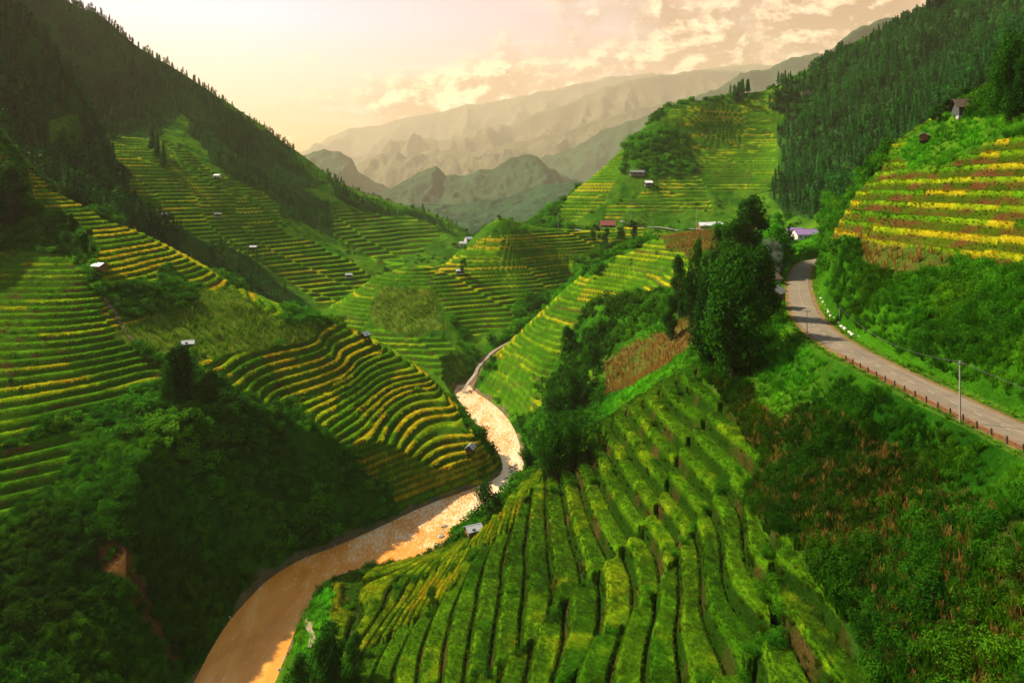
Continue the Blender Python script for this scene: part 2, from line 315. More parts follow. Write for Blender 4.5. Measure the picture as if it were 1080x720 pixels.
def build_terrain(ncoarse_x=330, ncoarse_d=330, f=4, d0=45.0, d1=1000.0, p0=-160.0, p1=1260.0):
    cpx = np.linspace(p0, p1, ncoarse_x); cD = d0 * (d1 / d0) ** np.linspace(0, 1, ncoarse_d)
    PX, DD = np.meshgrid(cpx, cD); X = (PX - CX) / F * DD; Y = DD
    fX = upsample(PX, f); fD = np.exp(upsample(np.log(DD), f)); x = (fX - CX) / F * fD; y = fD
    names = list(HILLS); H = None
    for i, nme in enumerate(names):
        P = hill_arrays(HILLS[nme]); Xw, w = tps_fit(P)
        h, near = tps_eval(Xw, w, X, Y)
        R = HILLS[nme]['R']
        o = np.maximum(0, near - R); h = h - 0.8 * o - 0.004 * o * o
        if nme in 'HG':
            xr = np.interp(Y, [p[1] for p in ROAD], [p[0] for p in ROAD]); far = sstep(330, 290, Y)
            h = h - 1.6 * np.maximum(0, (X - xr - 3.5) if nme == 'H' else (xr + 3.5 - X)) * far
        h = upsample(h, f)
        h = h + fbm(x, y, 38 + 0.02 * y.mean(), 100 + i, 3) * (0.9 + y * 0.006) * {'A': .35, 'H': .5, 'G': .35, 'J': .6}.get(nme, 1.0)
        if H is None: H = h; ID = np.zeros(h.shape, np.int8)
        else:
            ID = np.where(h > H, i, ID).astype(np.int8); kk = 3.0
            q = np.clip(kk - np.abs(h - H), 0, None) / kk
            H = np.maximum(h, H) + q * q * kk * 0.25
    H = np.maximum(H, -3 + 0.02 * np.maximum(y - 330, 0))
    py = HY - (H - CZ) * F / fD
    # river bed
    dR, _ = poly_dist(x, y, RIVER, True); ins = in_poly(x, y, RIVER)
    sd = np.where(ins, -dR, dR)
    SL = smooth_line(STREAM, 2); dS, tS = poly_dist(x, y, SL); sS = dS - 1.6; zS = np.interp(tS, np.arange(len(SL)), [p[2] for p in SL])
    nb = fbm(x, y, 9, 7, 3)
    cap = np.where(sd < 0, -0.4 + np.maximum(sd, -1.6) * 0.9, sd * 1.1 + np.maximum(sd - 3, 0) * 0.5 + np.clip(sd, 0, 1.5) * nb * 1.2)
    cap2 = sS * 0.8 - 0.3 + zS
    cap = np.minimum(cap, np.where(sS < 12, cap2, 1e9)) if True else cap
    riverz = np.minimum(sd, np.where(sS < 12, sS, 1e9))
    H = np.where(riverz < 60, np.minimum(H, cap), H)
    # zones
    kind = np.zeros(H.shape, np.int8); step = np.full(H.shape, 2.0); yel = np.zeros(H.shape); tw = np.full(H.shape, .6)
    opt = np.zeros(H.shape, np.int8)
    js = 8 + 0.03 * y; jx = fbm(x / js, y / js, 1, 55, 3) * 14; jy = fbm(x / js, y / js, 1, 65, 3) * 14
    for (h, kd, poly, o) in Z:
        m = ID == names.index(h)
        xs = [q[0] for q in poly]; ys = [q[1] for q in poly]
        m &= (fX > min(xs) - 9) & (fX < max(xs) + 9) & (py > min(ys) - 9) & (py < max(ys) + 9)
        idx = np.nonzero(m)
        ok = in_poly(fX[idx] + jx[idx], py[idx] + jy[idx], poly)
        idx = (idx[0][ok], idx[1][ok])
        kind[idx] = ZK.index(kd); opt[idx] = 0
        if kd == 'terr':
            step[idx] = o['s']; tw[idx] = o.get('w', .58)
            yy = o['yel']
            if o.get('grad'):
                a = py[idx]; t = (a - min(ys[i] for i in range(len(ys)) if ys[i] > -300)) / (max(ys) - min(ys))
                yy = np.clip(yy + (t - .5) * 0.7 * o['grad'], 0, 1)
            yel[idx] = yy
            if o.get('brown'): opt[idx] = 1
            if o.get('near'): opt[idx] = 2
            if o.get('dark'): opt[idx] = 3
        if o.get('dry'): opt[idx] = 4
    # terraces
    terr = kind == 1
    n1 = fbm(x, y, 30, 11, 2) * 0.7 + fbm(x, y, 7, 12, 2) * 0.25
    g = H + n1
    # plots: the step heights jump a little from plot to plot
    cu = (x * 0.35 + y) / 34.0 + fbm(x, y, 60, 31, 1) * 1.5
    cu = np.where(ID == names.index('H'), (y - x * 0.25) / 25.0 + fbm(x, y, 26, 33, 2) * 1.3, cu)
    cell = np.floor(cu).astype(np.int64); seam = np.minimum(cu - cell, 1 - (cu - cell))
    celo = hash2(cell, np.round(step * 10).astype(np.int64), 5)
    celo = np.where(ID == 0, 0.0, celo)
    q = g / step + celo
    k = np.floor(q); fr = q - k
    a = tw
    rise = np.clip((fr - a) / (1 - a), 0, 1); rise = rise * rise * (3 - 2 * rise)
    crop = np.clip(np.minimum(fr / 0.16, (a + 0.05 - fr) / 0.14), 0, 1); crop = crop * crop * (3 - 2 * crop)
    ch = np.where(opt == 2, 1.35, np.where(opt == 1, 1.2, 0.6))
    Tz = (k - celo + rise) * step - n1 * 0.0 + crop * ch + fr * 0.08
    Hn = np.where(terr, Tz, H + fbm(x, y, 6, 21, 3) * 1.2)
    keep = sstep(3.0, 5.0, riverz) 
    H2 = H * (1 - keep) + Hn * keep
    H2 = np.where(riverz < 1.0, H, H2)
    # road shelf
    dr, tr = poly_dist(x, y, ROAD)
    w = sstep(4.6, 8.5, dr); road_on = dr < 12
    H2 = np.where(road_on, ROADZ * (1 - w) + H2 * w, H2); H2 = np.where(dr < 4.4, ROADZ - 0.05, H2)
    kind = np.where(dr < 5.2, ZK.index('road'), kind)
    kind = np.where((riverz < 0.8 + nb * 2.0), ZK.index('bed'), kind)
    lev = k.astype(np.int64)
    return dict(x=x, y=y, z=H2, px=fX, kind=kind, id=ID, fr=fr, tw=tw, lev=lev, cell=cell, yel=yel, opt=opt, crop=crop, seam=seam, names=names, riverz=riverz, droad=dr, step=step, base=H)
# ---------------------------------------------------------------- helpers
def tag(o, label=None, cat=None, group=None, kind=None):
    if label: o['label'] = label
    if cat: o['category'] = cat
    if group: o['group'] = group
    if kind: o['kind'] = kind
    return o

def link(name, me, parent=None, loc=(0, 0, 0), rot=0):
    o = bpy.data.objects.new(name, me); C.objects.link(o); o.location = loc; o.rotation_euler = (0, 0, rot)
    if parent: o.parent = parent
    return o

def np_mesh(name, v, faces, mats=(), smooth=False, matidx=None):
    v = np.asarray(v, np.float32); faces = np.asarray(faces, np.int32)
    me = bpy.data.meshes.new(name); n = faces.shape[1]
    me.vertices.add(len(v)); me.vertices.foreach_set('co', v.ravel())
    me.loops.add(faces.size); me.loops.foreach_set('vertex_index', faces.ravel())
    me.polygons.add(len(faces)); me.polygons.foreach_set('loop_start', np.arange(0, faces.size, n, dtype=np.int32))
    me.polygons.foreach_set('loop_total', np.full(len(faces), n, np.int32))
    me.polygons.foreach_set('use_smooth', np.full(len(faces), smooth))
    if matidx is not None: me.polygons.foreach_set('material_index', matidx.astype(np.int32))
    for m in mats: me.materials.append(m)
    me.update(calc_edges=True); return me

def mat(name, rough=.9, spec=.15):
    m = bpy.data.materials.new(name); m.use_nodes = True; t = NT(m.node_tree)
    b = m.node_tree.nodes['Principled BSDF']; b.inputs['Roughness'].default_value = rough; b.inputs['Specular IOR Level'].default_value = spec
    return m, t, b

def simple(name, col, rough=.8, var=.25, sc=3.0, spec=.3, metal=0, bump=0):
    m, t, b = mat(name, rough, spec); tc = t.new('ShaderNodeTexCoord')
    n = t.noise(tc.outputs['Object'], sc, 5, .6)
    k = t.mapr(n, .3, .7, 1 - var, 1 + var)
    c = t.mix(1.0, (*col, 1), k, 'MULTIPLY'); t.l.new(c, b.inputs['Base Color']); b.inputs['Metallic'].default_value = metal
    if bump:
        bp = t.new('ShaderNodeBump'); bp.inputs['Distance'].default_value = bump; t.l.new(n, bp.inputs['Height']); t.l.new(bp.outputs[0], b.inputs['Normal'])
    return m

class MB:
    def __init__(s): s.v = []; s.f = []
    def box(s, cx, cy, cz, sx, sy, sz, rz=0, ry=0, rx=0):
        M = Matrix.Translation((cx, cy, cz)) @ Euler((rx, ry, rz)).to_matrix().to_4x4(); b = len(s.v)
        for dz in (-.5, .5):
            for dx, dy in ((-.5, -.5), (.5, -.5), (.5, .5), (-.5, .5)): s.v.append(tuple(M @ Vector((dx * sx, dy * sy, dz * sz))))
        for f in ((3, 2, 1, 0), (4, 5, 6, 7), (0, 1, 5, 4), (1, 2, 6, 5), (2, 3, 7, 6), (3, 0, 4, 7)): s.f.append(tuple(b + i for i in f))
        return s
    def tube(s, pts, rad, n=8):
        b = len(s.v); pts = [Vector(p) for p in pts]
        for i, p in enumerate(pts):
            d = (pts[min(i + 1, len(pts) - 1)] - pts[max(i - 1, 0)]).normalized()
            a = d.cross(Vector((0.31, .17, .93)) if abs(d.z) < .9 else Vector((1, 0, 0))).normalized(); c = d.cross(a)
            r = rad[i] if isinstance(rad, (list, tuple)) else rad
            for k in range(n): th = 2 * math.pi * k / n; s.v.append(tuple(p + (a * math.cos(th) + c * math.sin(th)) * r))
        for i in range(len(pts) - 1):
            for k in range(n): s.f.append((b + i * n + k, b + i * n + (k + 1) % n, b + (i + 1) * n + (k + 1) % n, b + (i + 1) * n + k))
        s.f.append(tuple(b + k for k in range(n))[::-1]); s.f.append(tuple(b + (len(pts) - 1) * n + k for k in range(n)))
        return s
    def mesh(s, name, m):
        me = bpy.data.meshes.new(name); me.from_pydata(s.v, [], s.f)
        me.materials.append(m)
        bm = bmesh.new(); bm.from_mesh(me); bmesh.ops.recalc_face_normals(bm, faces=bm.faces); bm.to_mesh(me); bm.free()
        me.update(); return me
    def build(s, name, m, parent=None, loc=(0, 0, 0), rot=0): return link(name, s.mesh(name, m), parent, loc, rot)

# ---------------------------------------------------------------- terrain meshes
T = build_terrain(ncoarse_x=GRID[0], ncoarse_d=GRID[1])
print('terrain', time.time() - T0)
x, y, z = T['x'], T['y'], T['z']; NR, NC = z.shape
PY = HY - (z - CZ) * F / y
RUN = np.minimum.accumulate(PY, axis=0)              # skyline so far, going away from the eye
PRE = np.vstack([np.full((1, NC), 1e9), RUN[:-1]])
VIS = PY <= PRE + 9

def col_of(px): return int(round((px - T['px'][0, 0]) / (T['px'][0, -1] - T['px'][0, 0]) * (NC - 1)))
def hit(px, py, dmin=0):
    """the ground point seen at a spot of the photograph"""
    c = col_of(px); s = np.nonzero((RUN[:, c] <= py) & (y[:, c] > dmin))[0]
    i = s[0] if len(s) else NR - 1
    return float(x[i, c]), float(y[i, c]), float(z[i, c])
def ground(px, D):
    c = col_of(px); i = int(np.argmin(np.abs(y[:, c] - D))); return float(x[i, c]), float(y[i, c]), float(z[i, c])

def lin(*c): return np.array(c, np.float64)
def terrain_colours():
    k = T['kind']; fr, tw, lev, cell, yel, opt = T['fr'], T['tw'], T['lev'], T['cell'], T['yel'], T['opt']
    n = fbm(x, y, 14, 201, 3); nf = fbm(x, y, 2.2, 202, 2); nb = fbm(x, y, 50, 203, 2)
    g1 = lin(.036, .130, .003); g2 = lin(.080, .200, .005); yl = lin(.33, .275, .008); yg = lin(.17, .265, .005)
    col = np.zeros(z.shape + (3,))
    def mixc(a, b, t): return a + (b - a) * np.clip(t, 0, 1)[..., None]
    seg = np.floor(fbm(x, y, 90, 41, 1) * 6 + x * 0.012).astype(np.int64)
    r1 = hash2(lev + seg * 13, cell * 7 + T['id'], 77); r2 = hash2(lev + 3, seg + cell * 3, 78)
    near_ = opt == 2
    # how yellow a terrace is around its zone's value: ripeness plus painted sunlight
    ripe_lit = np.clip(yel + (r1 - .5) * np.where(opt == 2, .35, .95) + n * np.where(opt == 2, .3, .5) + nf * np.where(opt == 2, .25, 0), 0, 1)
    crop = mixc(mixc(g1[None, None], g2, r2), yg, sstep(.25, .55, ripe_lit)); crop = mixc(crop, yl, sstep(.5, .85, ripe_lit))
    crop = crop * (1 + nf[..., None] * .5) * np.where(near_, .78, 1.0)[..., None]
    # riser: grass, weeds, bare earth; painted shade too on brown and near terraces
    ris = mixc(lin(.022, .075, .004)[None, None], lin(.055, .125, .006), n + .5)
    ris = mixc(ris, lin(.085, .050, .018), sstep(.05, .45, fbm(x * .8 + y * .6, z * 2.2 + y * .15, 3.2, 99, 3) + np.where(opt == 1, .12, -.10)))
    ris = np.where((opt == 1)[..., None], ris * lin(1.15, .80, .8), ris)  # wall shading put into the colour: these risers darker and browner
    near = (opt == 2)
    ris = np.where(near[..., None], mixc(lin(.014, .045, .003)[None, None], lin(.060, .042, .012), sstep(0.0, .5, fbm(x, y, 4, 98, 3) - .02)), ris)  # near risers darkened, crease shade painted between the rice benches
    ton = sstep(tw + .06, tw - .02, fr) * sstep(0, .05, fr)
    tc_ = mixc(ris, crop, ton)
    col[...] = tc_
    bush = mixc(lin(.010, .055, .003)[None, None], lin(.034, .130, .004), n * 1.3 + .5)
    col = np.where((k == 0)[..., None], bush, col)
    col = np.where((k == 2)[..., None], np.where((opt == 4)[..., None], mixc(lin(.11, .07, .02)[None, None], lin(.05, .09, .01), n + nf + .6), mixc(lin(.05, .12, .008)[None, None], lin(.11, .15, .015), nf + .5)), col)
    col = np.where((k == 3)[..., None], mixc(lin(.010, .040, .008)[None, None], lin(.022, .070, .010), n + .5), col)
    col = np.where((k == 4)[..., None], mixc(lin(.022, .09, .005)[None, None], lin(.065, .15, .008), n * 1.2 + nf * .6 + .45), col)
    col = np.where((k == 5)[..., None], mixc(lin(.022, .070, .006)[None, None], lin(.075, .065, .016), n + nf + .35), col)
    col = np.where((k == 6)[..., None], mixc(lin(.060, .030, .010)[None, None], lin(.12, .058, .018), nf * 1.5 + .5), col)
    verge = sstep(4.4, 3.2, T['droad'])
    col = np.where((k == 7)[..., None], mixc(lin(.05, .12, .010)[None, None], lin(.24, .15, .07), verge), col)
    col = np.where((k == 8)[..., None], mixc(lin(.16, .11, .06)[None, None], lin(.09, .10, .05), nf * 1.5 + .4), col)
    return np.clip(col, 0.002, .8)
COL = terrain_colours()
def ground_mat():
    m, t, b = mat('ground_cover', .95, 0.0)
    at = t.new('ShaderNodeVertexColor', layer_name='Col'); g = t.new('ShaderNodeNewGeometry')
    n1 = t.noise(g.outputs['Position'], 2.2, 6, .7); n2 = t.noise(g.outputs['Position'], .25, 4, .6)
    k = t.math('MULTIPLY', t.mapr(n1, .3, .7, .55, 1.45), t.mapr(n2, .3, .7, .8, 1.2))
    c = t.mix(1.0, at.outputs[0], k, 'MULTIPLY'); t.l.new(c, b.inputs['Base Color'])
    bp = t.new('ShaderNodeBump'); bp.inputs['Strength'].default_value = .9; bp.inputs['Distance'].default_value = .5; t.l.new(n1, bp.inputs['Height']); t.l.new(bp.outputs[0], b.inputs['Normal'])
    return m
M_GROUND = ground_mat()
def build_hills():
    ids = T['id'][:-1, :-1]
    idx = np.arange(NR * NC, dtype=np.int32).reshape(NR, NC)
    V = np.stack([x, y, z], -1).reshape(-1, 3).astype(np.float32); CC = COL.reshape(-1, 3).astype(np.float32)
    quads = np.stack([idx[:-1, :-1], idx[:-1, 1:], idx[1:, 1:], idx[1:, :-1]], -1)
    for i, n in enumerate(T['names']):
        f = quads[ids == i]
        if not len(f): continue
        used, inv = np.unique(f, return_inverse=True)
        nm = {'A': 'terraced_hill', 'E': 'mountain', 'E2': 'forested_mountain', 'B': 'terraced_hill', 'C': 'mountain', 'J': 'terraced_hill', 'H': 'terraced_hill', 'G': 'terraced_hill'}[n]
        me = np_mesh(nm, V[used], inv.reshape(f.shape), [M_GROUND], smooth=True)
        a = me.color_attributes.new('Col', 'FLOAT_COLOR', 'POINT')
        cc = np.ones((len(used), 4), np.float32); cc[:, :3] = CC[used]; a.data.foreach_set('color', cc.ravel())
        tag(link(nm, me), kind='structure')
build_hills()
print('hills', time.time() - T0)

# ---------------------------------------------------------------- ground sheet, river, road
gm = simple('valley_floor', (.03, .07, .01), .95, .4, .01)
g = MB(); g.v = [(-11800, -70, -7), (11800, -70, -7), (11800, 16500, -7), (-11800, 16500, -7)]; g.f = [(0, 1, 2, 3)]
tag(g.build('ground', gm), kind='structure')
def water_mat():
    m, t, b = mat('muddy_water', .16, .5); g = t.new('ShaderNodeNewGeometry')
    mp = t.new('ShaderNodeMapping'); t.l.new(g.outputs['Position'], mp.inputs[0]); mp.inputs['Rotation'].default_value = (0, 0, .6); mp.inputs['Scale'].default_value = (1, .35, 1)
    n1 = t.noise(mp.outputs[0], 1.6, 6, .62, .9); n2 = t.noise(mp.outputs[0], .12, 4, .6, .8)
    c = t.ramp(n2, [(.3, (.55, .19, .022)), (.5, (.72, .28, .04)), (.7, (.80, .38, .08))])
    sx_ = t.new('ShaderNodeSeparateXYZ'); t.l.new(g.outputs['Position'], sx_.inputs[0]); rap = t.math('ADD', t.mapr(sx_.outputs[1], 170, 225, -.06, .17), t.math('MULTIPLY', t.mapr(n2, .4, .6, -.5, .5), .12)); foam_glint = t.mapr(t.math('ADD', n1, rap), .56, .72, 0, .85); c = t.mix(foam_glint, c, (.80, .63, .47, 1)); t.l.new(c, b.inputs['Base Color'])  # pale colour upstream: foam of the rapids, and painted glint at the bend
    bp = t.new('ShaderNodeBump'); bp.inputs['Strength'].default_value = .55; bp.inputs['Distance'].default_value = .35; t.l.new(n1, bp.inputs['Height']); t.l.new(bp.outputs[0], b.inputs['Normal'])
    t.l.new(t.mapr(n1, .35, .7, .06, .3), b.inputs['Roughness'])
    return m
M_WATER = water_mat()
def ribbon(Lp, Rp, name, m, zs=0.0):
    v = []; f = []
    for i, (a, b) in enumerate(zip(Lp, Rp)):
        zz = zs[i] if hasattr(zs, '__len__') else zs
        v += [(a[0], a[1], zz), (b[0], b[1], zz)]
        if i: k = 2 * i; f.append((k - 2, k - 1, k + 1, k))
    me = bpy.data.meshes.new(name); me.from_pydata(v, [], f); me.materials.append(m); me.update()
    return link(name, me)
def resample(pl, n):
    pl = np.array(pl, float); d = np.r_[0, np.cumsum(np.linalg.norm(np.diff(pl, axis=0), axis=1))]
    s = np.linspace(0, d[-1], n); return np.stack([np.interp(s, d, pl[:, k]) for k in range(pl.shape[1])], -1)
def expand(A, B, e):
    d = B - A; n = d / np.linalg.norm(d, axis=1)[:, None]; return A - n * e, B + n * e
LB, RB = resample(smooth_line(BANK_L, 1), 90), resample(smooth_line(BANK_R, 1), 90)
LB, RB = expand(LB, RB, 1.6)
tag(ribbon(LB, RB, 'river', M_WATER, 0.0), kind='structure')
SLn = resample(smooth_line(STREAM, 2), 40)
d_ = np.gradient(SLn[:, :2], axis=0); nn = np.stack([-d_[:, 1], d_[:, 0]], -1); nn /= np.linalg.norm(nn, axis=1)[:, None]
m_foam = simple('white_water', (.28, .22, .17), .35, .6, 1.2, .5, 0, .2)
tag(ribbon(SLn[:, :2] + nn * .8, SLn[:, :2] - nn * .8, 'stream', m_foam, SLn[:, 2] + .12), kind='structure')
# puddles beside the bank
def pool(pts, name, zoff=.12):
    P = [hit(*p) for p in pts]; zz = max(p[2] for p in P) + zoff
    me = bpy.data.meshes.new(name); me.from_pydata([(p[0], p[1], zz) for p in P], [], [tuple(range(len(P)))]); me.materials.append(M_PUD); me.update()
    return tag(link(name, me), kind='structure')
M_PUD = simple('shallow_water', (.30, .22, .13), .05, .2, 2, .6)
pool([(322,652),(330,649),(334,655),(329,664),(333,672),(331,684),(325,686),(327,672),(321,664)], 'puddle')

def road_mat():
    m, t, b = mat('asphalt', .85, .2); g = t.new('ShaderNodeNewGeometry')
    n = t.noise(g.outputs['Position'], .35, 6, .65); n2 = t.noise(g.outputs['Position'], 9, 3, .6)
    mp = t.new('ShaderNodeMapping'); t.l.new(g.outputs['Position'], mp.inputs[0]); mp.inputs['Scale'].default_value = (1.6, .03, 1)
    n3 = t.noise(mp.outputs[0], 1, 3, .5)
    c = t.ramp(t.math('ADD', t.math('MULTIPLY', n, .6), t.math('MULTIPLY', n3, .4)), [(.35, (.13, .105, .08)), (.5, (.18, .145, .11)), (.65, (.23, .19, .14))])
    c = t.mix(1.0, c, t.mapr(n2, .3, .7, .85, 1.15), 'MULTIPLY'); t.l.new(c, b.inputs['Base Color'])
    bp = t.new('ShaderNodeBump'); bp.inputs['Strength'].default_value = .3; bp.inputs['Distance'].default_value = .02; t.l.new(n2, bp.inputs['Height']); t.l.new(bp.outputs[0], b.inputs['Normal'])
    return m
RC = resample(ROAD, 220); d_ = np.gradient(RC, axis=0); RN = np.stack([-d_[:, 1], d_[:, 0]], -1); RN /= np.linalg.norm(RN, axis=1)[:, None]   # left normal
RS = np.r_[0, np.cumsum(np.linalg.norm(np.diff(RC, axis=0), axis=1))]
tag(ribbon(RC + RN * 2.8, RC - RN * 2.8, 'road', road_mat(), ROADZ + .06), kind='structure')
def road_at(s, off):
    i = np.interp(s, RS, np.arange(len(RS))); a = int(min(i, len(RS) - 2)); u = i - a
    c = RC[a] * (1 - u) + RC[a + 1] * u; n = RN[a]; return c + n * off, math.atan2(n[1], n[0]) - math.pi / 2
mp_ = simple('road_paint', (.42, .40, .36), .7, .3, 4)
mb = MB(); s = 2.0
while s < RS[-1] - 4:
    p, a = road_at(s + 1, 0); b0 = len(mb.v); dx, dy = math.cos(a), math.sin(a)
    q = [(-.8, -.05), (.8, -.05), (.8, .05), (-.8, .05)]
    mb.v += [(p[0] + u * dx - w * dy, p[1] + u * dy + w * dx, ROADZ + .068) for u, w in q]; mb.f.append((b0, b0 + 1, b0 + 2, b0 + 3)); s += 5.0
tag(mb.build('road_marking', mp_), kind='structure')
# distant mountains ------------------------------------------------------------------------------
def far_range(name, sil, D, depth, base_py, seed, rough, col, tree=0.0, n=420, m=70):
    sx = np.array([p[0] for p in sil], float); sy = np.array([p[1] for p in sil], float)
    pxs = np.linspace(sx[0], sx[-1], n); top = np.interp(pxs, sx, sy)
    v = np.linspace(-.45, 1, m); PXg, Vg = np.meshgrid(pxs, v)
    Dg = D - depth * Vg; X_ = (PXg - CX) / F * D; Y_ = Dg + 0 * PXg
    crest = CZ + (HY - top) / F * D; base = CZ + (HY - base_py) / F * (D - depth)
    a = np.clip(Vg, 0, 1); Zg = crest[None] * (1 - a ** .8) + base * a ** .8
    Zg = np.where(Vg < 0, crest[None] + Vg * depth * .9, Zg)
    rid = 0; amp = 1; s_ = D * .055
    for o in range(5):
        nn_ = vnoise(X_ / s_ + o * 5.1 + seed + .35 * np.sin(Y_ / s_), Y_ / (s_ * (5.5 if o < 3 else 2)) + seed * 3.3, seed + o); rid = rid + amp * (.25 - np.abs(nn_)) * 2; amp *= .5; s_ *= .5
    env = np.clip(np.abs(Vg) * 5, .12, 1)
    Zg = Zg + rid * rough * .75 * env + fbm(X_, Y_, D * .012, seed + 9, 2) * tree
    idx = np.arange(n * m).reshape(m, n)
    q = np.stack([idx[:-1, :-1], idx[1:, :-1], idx[1:, 1:], idx[:-1, 1:]], -1).reshape(-1, 4)
    me = np_mesh(name, np.stack([X_, Y_, Zg], -1).reshape(-1, 3), q, [col], smooth=True)
    return tag(link(name, me), kind='structure')
def mtn_mat(nm, a, b_, sc):
    m, t, b = mat(nm, .95, .05); g = t.new('ShaderNodeNewGeometry')
    n = t.noise(g.outputs['Position'], sc, 8, .65); c = t.ramp(n, [(.35, a), (.65, b_)]); t.l.new(c, b.inputs['Base Color'])
    bp = t.new('ShaderNodeBump'); bp.inputs['Strength'].default_value = 1; bp.inputs['Distance'].default_value = .12 / sc; t.l.new(n, bp.inputs['Height']); t.l.new(bp.outputs[0], b.inputs['Normal'])
    return m
mA = mtn_mat('far_forest', (.008, .030, .014), (.024, .068, .028), .006); mB = mtn_mat('far_rock', (.05, .05, .03), (.10, .09, .05), .003)
far_range('mountain_range', [(240,200),(300,165),(332,156),(345,145),(370,134),(405,129),(440,119),(475,113),(510,108),(560,99),(600,90),(640,82),(688,75),(700,84),(716,84),(745,73),(800,66),(860,75),(960,110),(1100,130)], 16000, 4400, 240, 3, 900, mB, 14)
far_range('mountain_range', [(300,230),(372,164),(390,158),(420,149),(440,142),(463,147),(487,143),(513,132),(540,130),(560,118),(593,108),(620,100),(660,84),(700,76),(760,72),(860,80),(960,110),(1000,150)], 12000, 3200, 240, 5, 700, mB, 12)
far_range('mountain_range', [(330,240),(378,172),(400,163),(432,166),(470,158),(500,160),(540,150),(580,142),(620,130),(680,112),(740,100),(800,90)], 9000, 2100, 250, 8, 440, mB, 9)
far_range('mountain', [(270,190),(310,168),(330,158),(345,157),(358,159),(370,167),(378,182),(395,190),(425,205),(450,214),(490,232)], 5200, 860, 235, 11, 110, mA, 24)
far_range('mountain', [(370,230),(400,205),(425,192),(440,181),(450,177),(461,176),(470,184),(488,185),(505,180),(520,178),(535,168),(550,163),(566,164),(578,176),(598,188),(640,200),(700,215)], 4200, 880, 236, 14, 100, mA, 22)
far_range('mountain', [(500,230),(535,190),(567,167),(590,160),(613,152),(640,135),(660,128),(700,114),(722,104),(760,90),(782,76),(812,73),(832,61),(862,55),(920,60),(1000,80)], 6500, 1500, 232, 19, 190, mA, 28)
far_range('mountain', [(780,120),(850,75),(872,56),(890,38),(910,28),(935,19),(950,20),(990,10),(1060,0),(1150,30)], 4200, 630, 235, 23, 95, mA, 22)

far_range('hill', [(330,250),(400,226),(450,215),(480,217),(505,213),(535,207),(565,196),(600,190),(640,198),(700,213)], 2500, 1050, 252, 31, 45, mA, 9)
far_range('hill', [(380,250),(430,236),(470,236),(500,231),(530,228),(570,216),(610,206),(660,215)], 1750, 620, 262, 37, 24, mA, 6)
# ---------------------------------------------------------------- haze
def haze():
    mb = MB(); x0, x1, y0, y1, z0, z1 = -12000, 12000, -80, 16600, -8, 2950
    mb.box((x0 + x1) / 2, (y0 + y1) / 2, (z0 + z1) / 2, x1 - x0, y1 - y0, z1 - z0)
    m = bpy.data.materials.new('air'); m.use_nodes = True; t = NT(m.node_tree); t.n.clear()
    o = t.new('ShaderNodeOutputMaterial'); v = t.new('ShaderNodeVolumePrincipled'); t.l.new(v.outputs[0], o.inputs['Volume'])
    v.inputs['Color'].default_value = (.96, .84, .66, 1); v.inputs['Density'].default_value = HAZE; v.inputs['Anisotropy'].default_value = .25
    tag(mb.build('haze', m), 'pale warm evening haze filling the valley air', 'haze', kind='stuff')
HAZE = 0.00005
haze()
print('far', time.time() - T0)
# ---------------------------------------------------------------- plant materials
def leaf_mat(name, a, b_, trans=.35, rough=.6, noise=.6, inst=True):
    m = bpy.data.materials.new(name); m.use_nodes = True; t = NT(m.node_tree)
    out = t.n['Material Output']; p = t.n['Principled BSDF']; p.inputs['Roughness'].default_value = rough; p.inputs['Specular IOR Level'].default_value = 0.02
    g = t.new('ShaderNodeNewGeometry'); n = t.noise(g.outputs['Position'], noise, 4, .6)
    oi = t.new('ShaderNodeObjectInfo')
    k = t.math('ADD', t.math('MULTIPLY', n, .9), t.math('MULTIPLY', oi.outputs['Random'], .55))
    k = t.math('ADD', k, t.math('MULTIPLY', g.outputs['Random Per Island'], .25))
    c = t.mix(t.mapr(k, .45, 1.1, 0, 1), (*a, 1), (*b_, 1))
    if inst:
        at = t.new('ShaderNodeAttribute', attribute_name='tint', attribute_type='INSTANCER')
        c = t.mix(1.0, c, at.outputs['Color'], 'MULTIPLY')
    t.l.new(c, p.inputs['Base Color'])
    tr = t.new('ShaderNodeBsdfTranslucent'); t.l.new(t.mix(1.0, c, (1.5, 1.6, .6, 1), 'MULTIPLY'), tr.inputs[0])
    mx = t.new('ShaderNodeMixShader'); mx.inputs[0].default_value = trans
    t.l.new(p.outputs[0], mx.inputs[1]); t.l.new(tr.outputs[0], mx.inputs[2]); t.l.new(mx.outputs[0], out.inputs[0])
    return m
ML_BUSH = leaf_mat('bush_leaves', (.010, .075, .004), (.056, .23, .007))
ML_RICE = leaf_mat('rice_leaves', (.07, .19, .006), (.16, .26, .01), .45)
ML_CONE = leaf_mat('conifer_leaves', (.006, .055, .009), (.024, .135, .018), .15)
ML_TREE = leaf_mat('tree_leaves', (.010, .045, .004), (.040, .12, .008), .3)
ML_DRY = leaf_mat('dry_leaves', (.15, .085, .022), (.30, .17, .05), .3)
ML_MAIZE = leaf_mat('maize_leaves', (.04, .13, .008), (.12, .20, .012), .35)
ML_SOLO = leaf_mat('crown_leaves', (.005, .034, .003), (.024, .105, .005), .3, inst=False)
ML_SOLOC = leaf_mat('conifer_crown', (.006, .055, .009), (.026, .14, .018), .15, inst=False)
M_BARK = simple('bark', (.09, .065, .045), .9, .3, 6, .1)

